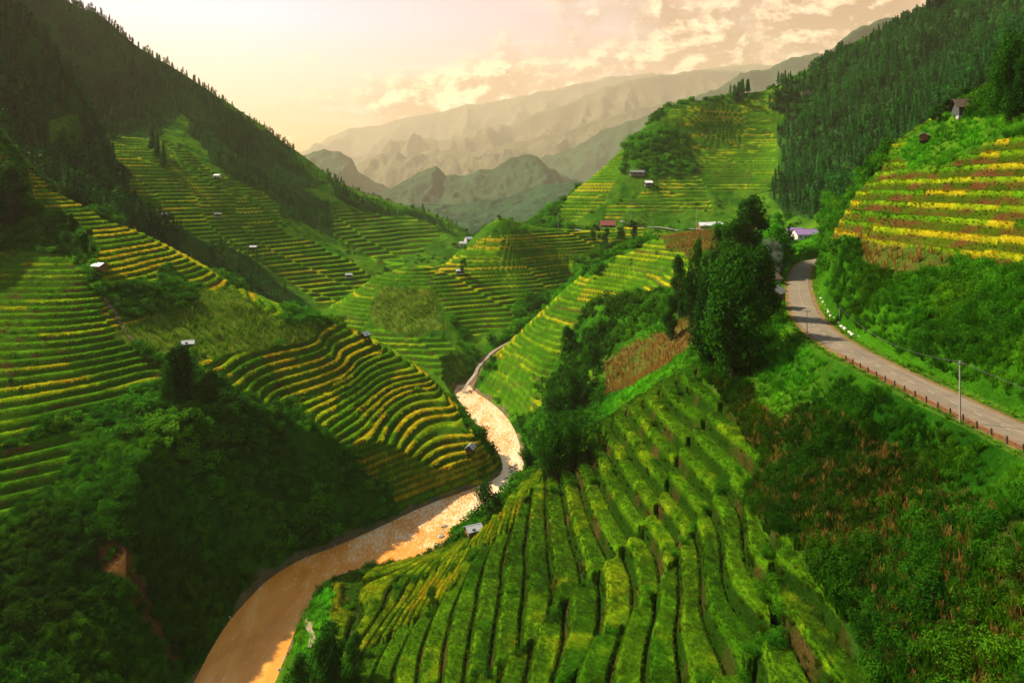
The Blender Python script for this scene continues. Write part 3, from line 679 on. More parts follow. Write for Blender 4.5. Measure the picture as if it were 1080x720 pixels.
def leaves(P, size, up=.3, aspect=1.8, seed=0, outward=None):
    """one small quad for every point of P"""
    r = np.random.default_rng(seed); n = len(P)
    d = r.normal(size=(n, 3)); d /= np.linalg.norm(d, axis=1)[:, None]
    if outward is not None: d = d * .7 + outward * .8
    d[:, 2] += up; d /= np.linalg.norm(d, axis=1)[:, None]           # normal
    a = np.cross(d, r.normal(size=(n, 3))); a /= np.linalg.norm(a, axis=1)[:, None]; b = np.cross(d, a)
    s = size * r.uniform(.6, 1.3, n)[:, None]; a = a * s * aspect * .5; b = b * s * .5
    v = np.stack([P - a, P - b * .9, P + a, P + b * .9], 1).reshape(-1, 3)
    return v, np.arange(n * 4).reshape(n, 4)

def bush_mesh(name, m, n=170, seed=0, h=1.0, leaf=.17, lobes=6):
    r = np.random.default_rng(seed)
    cen = np.stack([r.uniform(-.55, .55, lobes), r.uniform(-.55, .55, lobes), r.uniform(.25, .8, lobes) * h], -1); rad = r.uniform(.28, .5, lobes)
    k = r.integers(0, lobes, n); d = r.normal(size=(n, 3)); d /= np.linalg.norm(d, axis=1)[:, None]
    P = cen[k] + d * rad[k][:, None] * r.uniform(.75, 1.1, n)[:, None]; P[:, 2] = np.maximum(P[:, 2], .02)
    v, f = leaves(P, leaf, .35, 1.7, seed, d); return np_mesh(name, v, f, [m])

def blades_mesh(name, m, n=22, h=.8, r0=.25, w=.035, lean=.35, seed=0):
    r = np.random.default_rng(seed); v = []; f = []
    for i in range(n):
        a = r.uniform(0, 6.28); rr = r0 * math.sqrt(r.uniform()); bx, by = rr * math.cos(a), rr * math.sin(a)
        a2 = a + r.normal() * .8; hh = h * r.uniform(.6, 1.1); ln = lean * r.uniform(.3, 1.3) * hh
        dx, dy = math.cos(a2), math.sin(a2); wx, wy = -dy * w, dx * w; b = len(v)
        v += [(bx - wx, by - wy, 0), (bx + wx, by + wy, 0), (bx + dx * ln * .35 + wx, by + dy * ln * .35 + wy, hh * .6), (bx + dx * ln * .35 - wx, by + dy * ln * .35 - wy, hh * .6), (bx + dx * ln + wx * .2, by + dy * ln + wy * .2, hh * .92), (bx + dx * ln - wx * .2, by + dy * ln - wy * .2, hh * .92)]
        f += [(b, b + 1, b + 2, b + 3), (b + 3, b + 2, b + 4, b + 5)]
    return np_mesh(name, v, f, [m])

def conifer_mesh(name, m, n=260, seed=0, bark=True, slim=.17):
    """unit height conifer"""
    r = np.random.default_rng(seed); t = r.uniform(.12, 1, n) ** .85
    R = slim * (1.02 - t) ** .75 * (1 + .25 * np.sin(t * 40 + seed)) ; a = r.uniform(0, 6.28, n); q = np.sqrt(r.uniform(.15, 1, n))
    P = np.stack([np.cos(a) * R * q, np.sin(a) * R * q, t - .05 * q], -1)
    o = np.stack([np.cos(a), np.sin(a), np.full(n, .3)], -1)
    v, f = leaves(P, .055, .5, 1.9, seed, o)
    mb = MB().tube([(0, 0, -.04), (0, 0, .5), (0, 0, .95)], [.016, .010, .003], 5)
    return v, f, mb

def crown_points(seed, n, lobes=14, slim=.33, base=.22, droop=0.0):
    r = np.random.default_rng(seed)
    tt = np.linspace(base + .1, .93, lobes) + r.normal(size=lobes) * .03
    env = np.sin(np.clip((tt - base) / (1.02 - base), 0, 1) ** .7 * math.pi) ** .6
    a = r.uniform(0, 6.28, lobes); cr = slim * env * r.uniform(.25, .8, lobes)
    cen = np.stack([np.cos(a) * cr, np.sin(a) * cr, tt], -1); rad = slim * r.uniform(.28, .52, lobes) * (.6 + .4 * env)
    k = r.integers(0, lobes, n); d = r.normal(size=(n, 3)); d /= np.linalg.norm(d, axis=1)[:, None]
    P = cen[k] + d * rad[k][:, None] * (r.uniform(.25, 1.12, n) ** .6)[:, None]
    if droop: P[:, 2] -= droop * (np.hypot(P[:, 0], P[:, 1]) / slim) ** 2
    return P, d, cen

def tree_parts(seed, n=700, leaf=.035, lobes=14, slim=.33, base=.22, droop=0.0):
    P, d, cen = crown_points(seed, n, lobes, slim, base, droop)
    v, f = leaves(P, leaf, .3, 1.8, seed, d)
    mb = MB(); r = random.Random(seed); top = .8
    mb.tube([(0, 0, -.05), (.01, 0, .2), (-.01, .01, .45), (0.01, 0, top)], [.028, .022, .014, .004], 7)
    for c in cen[::2]:
        z0 = max(.15, c[2] - .18); mb.tube([(0, 0, z0), (c[0] * .5, c[1] * .5, z0 + .1), tuple(c)], [.010, .007, .002], 5)
    return v, f, mb

SRC = {}
def src_coll(key, meshes):
    c = bpy.data.collections.new(key)
    for i, me in enumerate(meshes):
        o = bpy.data.objects.new('%s' % key, me); c.objects.link(o)
    SRC[key] = c; return c
def join_mesh(name, v, f, mb, ml, mbk):
    n = len(v); V = list(map(tuple, v)) + list(mb.v); Fc = [tuple(q) for q in f] + [tuple(i + n for i in q) for q in mb.f]
    me = bpy.data.meshes.new(name); me.from_pydata(V, [], Fc); me.materials.append(ml); me.materials.append(mbk)
    mi = np.zeros(len(Fc), np.int32); mi[len(f):] = 1; me.polygons.foreach_set('material_index', mi); me.update(); return me
src_coll('shrub', [bush_mesh('shrub', ML_BUSH, 190, s, 1.0 + .15 * (s % 3), .16, 5 + s % 3) for s in range(5)] )
src_coll('fineshrub', [bush_mesh('shrub', ML_BUSH, 620, 40 + s, 1.0 + .15 * (s % 3), .085, 6 + s % 3) for s in range(4)])
src_coll('weed', [blades_mesh('weed', ML_BUSH, 40, 1.3, .5, .05, .55, s) for s in range(3)])
src_coll('tuft', [blades_mesh('tuft', ML_RICE, 30, .62, .42, .028, .45, s) for s in range(3)])
src_coll('stalk', [blades_mesh('stalk', ML_DRY, 9, 1.8, .12, .045, .30, s) for s in range(4)])
src_coll('maize', [blades_mesh('maize', ML_MAIZE, 9, 2.0, .15, .06, .35, s) for s in range(4)])
src_coll('conifer', [join_mesh('conifer', *conifer_mesh('c', None, 230, s, slim=.15 + .03 * (s % 2)), ML_CONE, M_BARK) for s in range(3)] + [join_mesh('broadleaf', *tree_parts(s, 260, .06, 8, .30, .12), ML_CONE, M_BARK) for s in range(3)])

def scatter(name, key, P, scl, rot, idx, tint, label, cat, tilt=None, n_src=None):
    """one object of uncountable plants: points carrying size, turn and shade"""
    n = len(P)
    me = bpy.data.meshes.new(name); me.vertices.add(n); me.vertices.foreach_set('co', np.asarray(P, np.float32).ravel())
    for nm, a in (('scl', scl), ('rot', rot)):
        at = me.attributes.new(nm, 'FLOAT', 'POINT'); at.data.foreach_set('value', np.asarray(a, np.float32))
    at = me.attributes.new('idx', 'INT', 'POINT'); at.data.foreach_set('value', np.asarray(idx, np.int32))
    at = me.attributes.new('tint', 'FLOAT_COLOR', 'POINT'); c = np.ones((n, 4), np.float32); c[:, :3] = tint; at.data.foreach_set('color', c.ravel())
    o = link(name, me); tag(o, label, cat, kind='stuff')
    gname = 'grow_' + key
    ng = bpy.data.node_groups.get(gname)
    if not ng:
        ng = bpy.data.node_groups.new(gname, 'GeometryNodeTree'); ng.interface.new_socket('Geometry', in_out='INPUT', socket_type='NodeSocketGeometry'); ng.interface.new_socket('Geometry', in_out='OUTPUT', socket_type='NodeSocketGeometry')
        N = ng.nodes; L = ng.links; gi = N.new('NodeGroupInput'); go = N.new('NodeGroupOutput')
        ip = N.new('GeometryNodeInstanceOnPoints'); ci = N.new('GeometryNodeCollectionInfo'); ci.inputs['Collection'].default_value = SRC[key]; ci.inputs['Separate Children'].default_value = True; ci.inputs['Reset Children'].default_value = True
        def attr(nm, ty):
            q = N.new('GeometryNodeInputNamedAttribute'); q.data_type = ty; q.inputs['Name'].default_value = nm; return q.outputs['Attribute']
        cx_ = N.new('ShaderNodeCombineXYZ'); L.new(attr('rot', 'FLOAT'), cx_.inputs[2])
        L.new(gi.outputs[0], ip.inputs['Points']); L.new(ci.outputs[0], ip.inputs['Instance']); ip.inputs['Pick Instance'].default_value = True
        L.new(attr('idx', 'INT'), ip.inputs['Instance Index']); L.new(attr('scl', 'FLOAT'), ip.inputs['Scale']); L.new(cx_.outputs[0], ip.inputs['Rotation'])
        L.new(ip.outputs[0], go.inputs[0])
    md = o.modifiers.new('grow', 'NODES'); md.node_group = ng
    return o

pxstep = float(T['px'][0, 1] - T['px'][0, 0])
AREA = (pxstep / F * y) * np.gradient(y[:, 0])[:, None]
K, HID = T['kind'], T['id']
names = T['names']
def hid(*n): return np.isin(HID, [names.index(q) for q in n])
def sample(mask, density, cap=400000):
    """random spots on the masked ground, density in plants per square metre of plan"""
    w = np.where(mask & VIS & (T['px'] > -120) & (T['px'] < 1210), AREA * density, 0).ravel(); cs = np.cumsum(w); N = int(min(cs[-1], cap))
    i = np.searchsorted(cs, rng.uniform(0, cs[-1], N)); i = np.minimum(i, w.size - 1)
    jx_ = rng.uniform(-.5, .5, N) * (pxstep / F * y.ravel()[i]); 
    P = np.stack([x.ravel()[i] + jx_, y.ravel()[i], z.ravel()[i]], -1); return P, i
slope = np.hypot(*np.gradient(T['base'])) 
notr = (T['droad'] > 6.2) & (T['riverz'] > 1.8)

# undergrowth on every wild slope; bigger clumps farther away
def put(name, key, mask, dens, smin, smax, nsrc, label, cat, tintf=None, sink=.12, cap=400000):
    P, i = sample(mask, dens, cap); N = len(P); s = rng.uniform(smin, smax, N) * (1 + .5 * np.clip(fbm(P[:, 0], P[:, 1], 9, 301, 2), -.6, .9))
    P[:, 2] -= s * sink
    tint = np.ones((N, 3)) if tintf is None else tintf(P, i)
    print(name, key, N)
    return scatter(name, key, P, s, rng.uniform(0, 6.28, N), rng.integers(0, nsrc, N), tint, label, cat)
def tint_wild(P, i):
    n = fbm(P[:, 0], P[:, 1], 16, 311, 3); m = fbm(P[:, 0], P[:, 1], 45, 312, 2); b = .8 + n * .8 + m * .5
    yel = np.clip(fbm(P[:, 0], P[:, 1], 11, 313, 2) * 1.3, 0, .75); b = np.clip(b, .35, 1.8) * np.where(K.ravel()[i] == 5, .62, 1.0)
    return np.stack([b * (1 + yel * 1.3), b * (1 + yel * .35), b], -1)
wild = ((K == 0) | (K == 5)) & notr
nearw = y < 175; midw = (y >= 175) & (y < 300); farw = y >= 300
put('undergrowth', 'fineshrub', wild & nearw, .75, .8, 1.9, 4, 'dark green shrubs and creepers covering the steep near slopes', 'undergrowth', tint_wild)
put('undergrowth', 'weed', wild & nearw, 1.6, .6, 1.4, 3, 'tall rough grass and weeds between the shrubs of the near slopes', 'tall grass', tint_wild)
put('undergrowth', 'shrub', wild & midw, .45, 1.2, 2.8, 5, 'green shrubs covering the wild slopes in the middle of the valley', 'undergrowth', tint_wild)
put('undergrowth', 'shrub', wild & farw, .08, 2.0, 4.5, 5, 'green thickets on the far slopes of the valley', 'undergrowth', tint_wild)
# shrubs straggling through rough pasture
put('undergrowth', 'shrub', (K == 4) & (T['droad'] > 7) & (T['riverz'] > 3) & (y > 300), .006, 1.5, 3.5, 5, 'scattered bushes in the rough grass of the far slopes', 'bushes', tint_wild)
put('grass', 'weed', (K == 4) & notr & (y < 330), 1.3, .5, 1.1, 3, 'bright green long grass on the banks and open slopes', 'grass', lambda P, i: tint_wild(P, i) * 2.2)
put('grass', 'weed', (K == 7) & (T['droad'] > 3.9) & (y < 280), 2.0, .22, .5, 3, 'short grass of the road verges', 'grass', lambda P, i: tint_wild(P, i) * np.array([3.2, 2.0, 1.5]))
# weeds hanging on the terrace walls
ris = (K == 1) & (T['fr'] > T['tw'])
put('terrace_weeds', 'weed', ris & hid('H') & (y < 215), 1.5, .25, .6, 3, 'weeds and grass growing on the terrace walls', 'weeds', lambda P, i: tint_wild(P, i) * (np.array([.9, .5, .8]) + rng.uniform(0, 1.2, (len(P), 1)) * np.array([1.2, .2, .2])))
def tint_wall(P, i):
    n = fbm(P[:, 0] + P[:, 2], P[:, 2] * 2, 5, 611, 3)[:, None] + rng.uniform(-.25, .25, (len(P), 1)); t_ = np.clip(n + .45, 0, 1)
    return np.array([1.3, .85, 1.0]) * (1 - t_) + np.array([4.0, .85, 1.2]) * t_
put('terrace_weeds', 'weed', ris & hid('G') & (y < 240), 2.5, .15, .38, 3, 'green and brown grass hanging on the tall walls of the golden terraces', 'weeds', tint_wall)
put('terrace_weeds', 'fineshrub', (K == 1) & hid('H') & (T['seam'] < .035) & (T['fr'] > .2), 1.0, .5, 1.3, 4, 'dark bushes along the broken ends of the terraces', 'bushes', tint_wild)
put('terrace_weeds', 'shrub', ris & hid('A', 'J') & (fbm(x, y, 13, 401, 2) > .30), .25, .5, 1.2, 5, 'small bushes sprouting on the terrace walls', 'bushes', tint_wild)
put('undergrowth', 'weed', (K == 6), .35, .6, 1.2, 3, 'weeds growing over the brown landslip on the left bank', 'weeds', tint_wild)
# rice on the near terraces
COLf = COL.reshape(-1, 3)
def tint_rice(P, i):
    c = COLf[i] * (1 + rng.normal(size=(len(P), 1)) * .22 + fbm(P[:, 0], P[:, 1], 13, 701, 3)[:, None] * .7); ref = np.array([.11, .22, .008]); r_ = c / ref; r_[:, 2] = 1; o_ = rng.uniform(size=len(P)) < .16; r_[o_] *= np.array([1.7, .75, 1]); return np.clip(r_, .25, 3.2)
tread = (K == 1) & (T['fr'] > .03) & (T['fr'] < T['tw'] + .04)
put('rice', 'tuft', tread & hid('H') & (y < 215), 13, .38, .68, 3, 'ripening rice standing on the near terraces', 'rice', tint_rice, .3)
put('rice', 'tuft', tread & hid('G') & (y < 240), 5.0, .5, .9, 3, 'golden rice standing on the terraces above the road', 'rice', tint_rice, .3)
put('rice', 'tuft', tread & hid('A') & (y < 330), 1.6, .9, 1.5, 3, 'green and yellow rice standing on the terraces of the left hill', 'rice', tint_rice, .35)
put('riverside_bushes', 'fineshrub', (T['riverz'] > .9) & (T['riverz'] < 3.2) & (fbm(x, y, 7, 801, 2) > -.12) & (y < 330), .55, .5, 1.5, 4, 'low bushes and reeds overhanging the muddy river banks', 'bushes', tint_wild)
# maize and dry stalks
dry = (K == 2) & (T['opt'] == 4)
put('dry_stalks', 'stalk', dry & (y < 400), .9, .8, 1.3, 4, 'dry brown maize stalks standing in patches on the slopes', 'dry maize', None, .05)
put('maize', 'maize', (K == 2) & ~dry & (y < 480), .8, .7, 1.1, 4, 'green maize standing in a sloping field', 'maize', None, .05)
put('dry_stalks', 'stalk', (K == 5) & (fbm(x, y, 9, 421, 3) > -.15), 3.6, .4, 1.05, 4, 'dry brown stalks scattered over the steep bank below the road', 'dry stalks', lambda P, i: np.full((len(P), 3), .8) + rng.uniform(-.4, .5, (len(P), 1)), .05)
print('veg near', time.time() - T0)

# ---------------------------------------------------------------- forests: the largest 300 of the conifers as trees of their own, the rest as one wood
def forest(mask, dens, hmin, hmax, labels, group, tint, n_ind, woodlabel):
    P, i = sample(mask, dens); N = len(P); h = rng.uniform(hmin, hmax, N) * (1 + .4 * fbm(P[:, 0], P[:, 1], 40, 501, 2)); ix = rng.choice([0, 1, 2, 0, 1, 2, 3, 4, 5], N)
    tt = np.clip(.9 + fbm(P[:, 0], P[:, 1], 30, 502, 3)[:, None] * .9, .4, 1.7) * np.array(tint)[None] * np.ones((N, 3))
    size = h / P[:, 1]; inside = (P[:, 0] / P[:, 1] * F + CX > 2) & (P[:, 0] / P[:, 1] * F + CX < 1078)
    pyb = HY - (P[:, 2] - CZ) * F / P[:, 1]; inside &= (pyb > 4) & (PY.ravel()[i] <= PRE.ravel()[i] + 1) & (ix < 3)
    order = np.argsort(-size * inside)[:n_ind]; keep = np.ones(N, bool); keep[order] = False
    scatter('forest', 'conifer', P[keep], h[keep], rng.uniform(0, 6.28, keep.sum()), ix[keep], tt[keep], woodlabel, 'forest')
    for j in order:
        o = link('conifer', CON_ME[ix[j]], None, tuple(P[j]), rng.uniform(0, 6.28)); o.scale = (h[j],) * 3
        tag(o, labels, 'conifer', group)
CON_ME = [join_mesh('conifer', *conifer_mesh('c', None, 300, 20 + s, slim=.15 + .03 * (s % 2)), ML_SOLOC, M_BARK) for s in range(3)]
fo = (K == 3)
forest(fo & hid('E2'), .050, 8, 15, 'dark conifer in the forest on the steep left mountain', 'conifers on the left mountain', (.9, 1.0, .9), 140, 'dark conifer forest on the nearer left mountain')
forest(fo & hid('C'), .050, 8, 15, 'dark conifer in the forest on the right mountain above the road', 'conifers on the right mountain', (.95, 1.05, .9), 160, 'dark conifer forest covering the right mountain')
forest(fo & hid('E'), .035, 5, 9, '', '', (1.1, 1.15, .9), 0, 'forest on the upper slopes of the far left mountain')
print('forest', time.time() - T0)
# ---------------------------------------------------------------- trees one can tell apart
def thing(name, label, cat, loc, rot=0, group=None):
    o = bpy.data.objects.new(name, None); C.objects.link(o); o.location = loc; o.rotation_euler = (0, 0, rot); o.empty_display_size = .3
    return tag(o, label, cat, group)
TREE_ME = {}
def tree_kind(kind, seed):
    key = (kind, seed)
    if key in TREE_ME: return TREE_ME[key]
    if kind == 'dense': v, f, mb = tree_parts(seed, 11000, .024, 40, .38, .04)
    elif kind == 'tall': v, f, mb = tree_parts(seed, 6500, .020, 30, .24, .08)
    elif kind == 'round': v, f, mb = tree_parts(seed, 2600, .034, 16, .42, .16)
    elif kind == 'small': v, f, mb = tree_parts(seed, 1100, .05, 10, .36, .15)
    elif kind == 'conifer': v, f, mb = conifer_mesh('c', None, 1500, seed, slim=.2)
    elif kind == 'bamboo':
        r = np.random.default_rng(seed); mb = MB(); PP = []
        for i in range(16):
            a = r.uniform(0, 6.28); b0 = r.uniform(0, .09); L = r.uniform(.62, 1.0); ln = r.uniform(.08, .34)
            pts = []
            for t_ in np.linspace(0, 1, 9):
                rr = b0 + ln * t_ ** 2.3; pts.append((rr * math.cos(a), rr * math.sin(a), L * (t_ - .16 * t_ ** 4) - .03))
            mb.tube(pts, [.006 * (1 - .8 * q) for q in np.linspace(0, 1, 9)], 4)
            for q in range(330):
                t_ = r.uniform(.15, 1) ** .8 * 8; j = int(min(t_, 7)); u = t_ - j
                p = np.array(pts[j]) * (1 - u) + np.array(pts[j + 1]) * u; sp = .035 + .055 * math.sin(min(t_ / 8, 1) * math.pi)
                d = r.normal(size=3); PP.append(p + d * sp * .6 - np.array([0, 0, abs(r.normal()) * .02]))
        PP = np.array(PP); v, f = leaves(PP, .017, .1, 2.6, seed)
    m = ML_SOLOC if kind == 'conifer' else ML_SOLO
    cr = np_mesh('crown', v, f, [m]); tr = mb.mesh('trunk', M_BARK)
    TREE_ME[key] = (cr, tr); return TREE_ME[key]
def tree(name, kind, seed, loc, h, wf, label, cat='tree', group=None):
    t = thing(name, label, cat, loc, random.uniform(0, 6.28), group); cr, tr = tree_kind(kind, seed)
    for nm, me in (('crown', cr), ('stems' if kind == 'bamboo' else 'trunk', tr)):
        o = link(nm, me, t); o.scale = (h * wf, h * wf, h)
    return t
def tree_at(px, pyb, pyt, width, kind, seed, label, name='tree', D=None, group=None, cat='tree'):
    """base and top rows as seen; width in picture px"""
    p = ground(px, D) if D else hit(px, pyb)
    yb = HY - (p[2] - CZ) * F / p[1]; h = max((yb - pyt) * p[1] / F, 1.5)
    base = {'dense': .80, 'tall': .46, 'round': .88, 'small': .78, 'conifer': .4, 'bamboo': .62}[kind]
    wf = width / max(yb - pyt, 5) / base
    return tree(name, kind, seed, (p[0], p[1], p[2] - .3), h, min(max(wf, .4), 2.0), label, cat, group)
# the dark group on the crest above the terraces
tree_at(772, 400, 262, 74, 'dense', 1, 'largest dark dense tree on the crest of the spur above the striped terraces')
tree_at(748, 385, 286, 50, 'dense', 2, 'dark tree leaning out left of the largest dark tree on the spur crest')
tree_at(800, 352, 258, 52, 'dense', 3, 'dark tree between the largest crest tree and the roadside shed')
tree_at(793, 300, 204, 42, 'tall', 4, 'tallest dark tree rising behind the smoke, left of the road bend', D=236)
tree_at(775, 300, 228, 34, 'tall', 5, 'tall dark tree just left of the tallest tree by the road bend', D=232)
tree_at(758, 305, 240, 30, 'round', 7, 'bushy tree left of the two tall trees near the white roofed house', D=238)
tree_at(738, 300, 252, 26, 'round', 8, 'green bushy tree at the right edge of the dry brown field', D=250)
tree_at(716, 338, 266, 22, 'tall', 9, 'slender tree standing over the yellow terraces left of the dark crest trees')
tree_at(707, 360, 310, 20, 'tall', 10, 'small slim tree below the slender one, above the brown field')
tree_at(728, 352, 285, 30, 'round', 11, 'leafy tree between the slender tree and the dark crest trees')
tree_at(832, 268, 240, 16, 'small', 3, 'small tree beside the hedge at the road bend', D=300)
# bamboo over the river
tree_at(578, 503, 432, 50, 'bamboo', 21, 'front bamboo clump hanging over the river bend at the foot of the striped spur', 'bamboo_clump')
tree_at(602, 492, 408, 52, 'bamboo', 22, 'bamboo clump right behind the front one, against the striped terraces', 'bamboo_clump', cat='bamboo')
tree_at(588, 462, 380, 46, 'bamboo', 23, 'tallest bamboo clump on the slope above the river bend', 'bamboo_clump', cat='bamboo')
tree_at(612, 440, 372, 40, 'bamboo', 24, 'bamboo clump on the right of the river group, under the brown field', 'bamboo_clump', cat='bamboo')
tree_at(560, 500, 455, 22, 'bamboo', 25, 'smallest bamboo clump dipping towards the water left of the group', 'bamboo_clump', cat='bamboo')
tree_at(600, 375, 342, 18, 'tall', 12, 'dark slim tree among the green terraces above the bamboo group')
tree_at(625, 395, 362, 24, 'round', 13, 'bushy tree on the slope right of the dark slim one')
tree_at(514, 548, 509, 36, 'round', 14, 'round dark tree standing at the water beside the riverside hut')
# bottom left of the spur
tree_at(347, 730, 656, 46, 'dense', 15, 'largest dark tree at the bottom edge beside the muddy river', D=136)
tree_at(318, 735, 688, 34, 'round', 16, 'lower dark tree left of the largest one at the bottom edge', D=137)
tree_at(373, 728, 664, 26, 'tall', 17, 'slim dark tree right of the largest one at the bottom edge', D=132)
# left hill
tree_at(12, 262, 172, 34, 'tall', 18, 'tall dark tree at the left edge of the picture among the upper terraces', D=262)
tree_at(-4, 262, 200, 34, 'dense', 19, 'dark tree cut by the left edge of the picture', D=262)
for i, (px, pt, w, dd) in enumerate([(28,182,18,300),(41,190,16,304),(54,188,20,302),(72,203,13,306),(80,198,12,308),(96,208,16,308),(112,214,13,310),(123,222,13,312)]):
    tree_at(px, 0, pt, w, 'small', 30 + i % 4, ['roundest small tree at the top left of the terraced ridge','second small tree along the left terraced ridge','broad small tree third along the left terraced ridge','narrow small tree fourth along the left terraced ridge','narrow small tree fifth along the left terraced ridge','broader small tree sixth along the left terraced ridge','small tree seventh along the left terraced ridge','last small tree on the left terraced ridge, above the yellow steps'][i], D=dd, group='small trees along the left terraced ridge')
tree_at(188, 412, 362, 36, 'dense', 20, 'dense dark tree beside the white roofed hut on the left slope')
tree_at(172, 425, 385, 26, 'round', 41, 'rounded dark tree left of the dense tree by the white roofed hut')
tree_at(222, 428, 388, 26, 'round', 42, 'rounded dark tree right of the dense tree by the white roofed hut')
tree_at(75, 268, 226, 20, 'small', 43, 'small tree above the stilt hut on the left hill')
tree_at(92, 272, 240, 18, 'small', 44, 'small bushy tree just left of the stilt hut')
# right hill
tree_at(1066, 128, 36, 52, 'dense', 45, 'big dark tree on the skyline of the right hill at the picture edge')
tree_at(1088, 120, 40, 44, 'dense', 46, 'dark tree cut by the right edge behind the big skyline tree')
tree_at(1020, 124, 92, 36, 'round', 47, 'dark round tree behind the wooden house on the right hill', D=196)
tree_at(1001, 130, 104, 24, 'small', 45, 'small tree left of the wooden house on the right hill', D=192)
tree_at(990, 134, 112, 20, 'small', 46, 'lowest small tree left of the wooden house on the right hill', D=190)
tree_at(488, 290, 272, 9, 'small', 47, 'tiny dark tree next to the small hut on the middle hill')
tree_at(526, 233, 226, 7, 'small', 48, 'umbrella shaped little tree on top of the middle hill', D=485)
for i, (px, pb, pt) in enumerate([(640,258,240),(655,255,238),(628,256,236),(668,252,232)]):
    tree_at(px, pb, pt, 14, 'small', 50 + i % 3, ['small tree directly below the red roofed house','small tree right of the red roofed house','small tree between the white vehicle and the red roofed house','small tree at the start of the pale upper road'][i])
# conifers down the far left forest edge
for i, (px, pb, pt, w) in enumerate([(160,160,132,9),(166,170,140,8),(172,178,150,8),(122,205,182,8),(134,216,192,9),(146,226,205,8)]):
    tree_at(px, pb, pt, w, 'conifer', 60 + i % 2, 'pointed conifer standing at the edge of the far left terraces', 'conifer', group='conifers at the edge of the far terraces', cat='conifer')

# ---------------------------------------------------------------- buildings
M_TIN = simple('tin_roof', (.42, .44, .48), .45, .15, 2, .5, .2); M_TIND = simple('old_tin_roof', (.17, .17, .18), .6, .3, 2, .4, .1)
M_THATCH = simple('thatch', (.12, .09, .06), .95, .3, 8, .1, 0, .05); M_PURPLE = simple('purple_roof', (.30, .19, .42), .6, .2, 3)
M_RED = simple('red_roof', (.36, .10, .09), .75, .2, 3); M_WOOD = simple('plank_wood', (.20, .10, .045), .8, .3, 5, .2, 0, .02); M_WOODD = simple('dark_wood', (.07, .05, .035), .85, .3, 5, .2, 0, .02)
M_PLASTER = simple('plaster', (.62, .60, .58), .85, .12, 2); M_DARK = simple('window_dark', (.02, .025, .03), .3, .1, 2, .5); M_CONC = simple('concrete', (.30, .29, .27), .9, .2, 3)
M_WHITE = simple('white_panel', (.75, .75, .78), .5, .08, 3); M_RUST = simple('rusty_rail', (.26, .085, .025), .7, .4, 4, .3, .1); M_STEEL = simple('galvanised', (.30, .31, .32), .5, .2, 3, .5, .4); M_WIRE = simple('wire', (.05, .05, .05), .6, .1, 3)

def gable_roof(L, W, z0, rise, over, th, m, parent):
    mb = MB(); hw = W / 2 + over; hl = L / 2 + over; sl_ = rise / (W / 2)
    for s in (-1, 1):
        a = (0, z0 + rise); e = (s * hw, z0 + rise - sl_ * hw); b = len(mb.v)
        for (yy, zz) in (a, e):
            for xx in (-hl, hl): mb.v += [(xx, yy, zz), (xx, yy, zz + th)]
        q = b; mb.f += [(q, q + 2, q + 6, q + 4), (q + 1, q + 5, q + 7, q + 3), (q, q + 4, q + 5, q + 1), (q + 2, q + 3, q + 7, q + 6), (q + 4, q + 6, q + 7, q + 5)]
        n = max(3, int(hl * 2 / .5))
        for i in range(n + 1):                                     # ribs of the sheets
            xx = -hl + .06 + i * (2 * hl - .12) / n; ang = math.atan2(-sl_ * s, 1)
            mb.box(xx, s * hw / 2, z0 + rise - sl_ * hw / 2 + th + .012, .05, math.hypot(hw, sl_ * hw) * .98, .03, rx=ang)
    mb.box(0, 0, z0 + rise + th, 2 * hl, .22, .06)
    return mb.build('roof', m, parent)
def walls(L, W, z0, H_, rise, m, parent, t=.12):
    mb = MB(); mb.box(0, -W / 2 + t / 2, z0 + H_ / 2, L, t, H_); mb.box(0, W / 2 - t / 2, z0 + H_ / 2, L, t, H_)
    for s in (-1, 1):
        xx = s * (L / 2 - t / 2); b = len(mb.v); w = W / 2 - t
        P = [(-w, z0), (w, z0), (w, z0 + H_ + rise * t / (W / 2)), (0, z0 + H_ + rise - .02), (-w, z0 + H_ + rise * t / (W / 2))]
        for dx in (-t / 2, t / 2): mb.v += [(xx + dx, py_, pz) for py_, pz in P]
        mb.f.append(tuple(b + i for i in range(5))[::-1]); mb.f.append(tuple(b + 5 + i for i in range(5)))
        for i in range(5): j = (i + 1) % 5; mb.f.append((b + i, b + j, b + 5 + j, b + 5 + i))
    return mb.build('wall', m, parent)
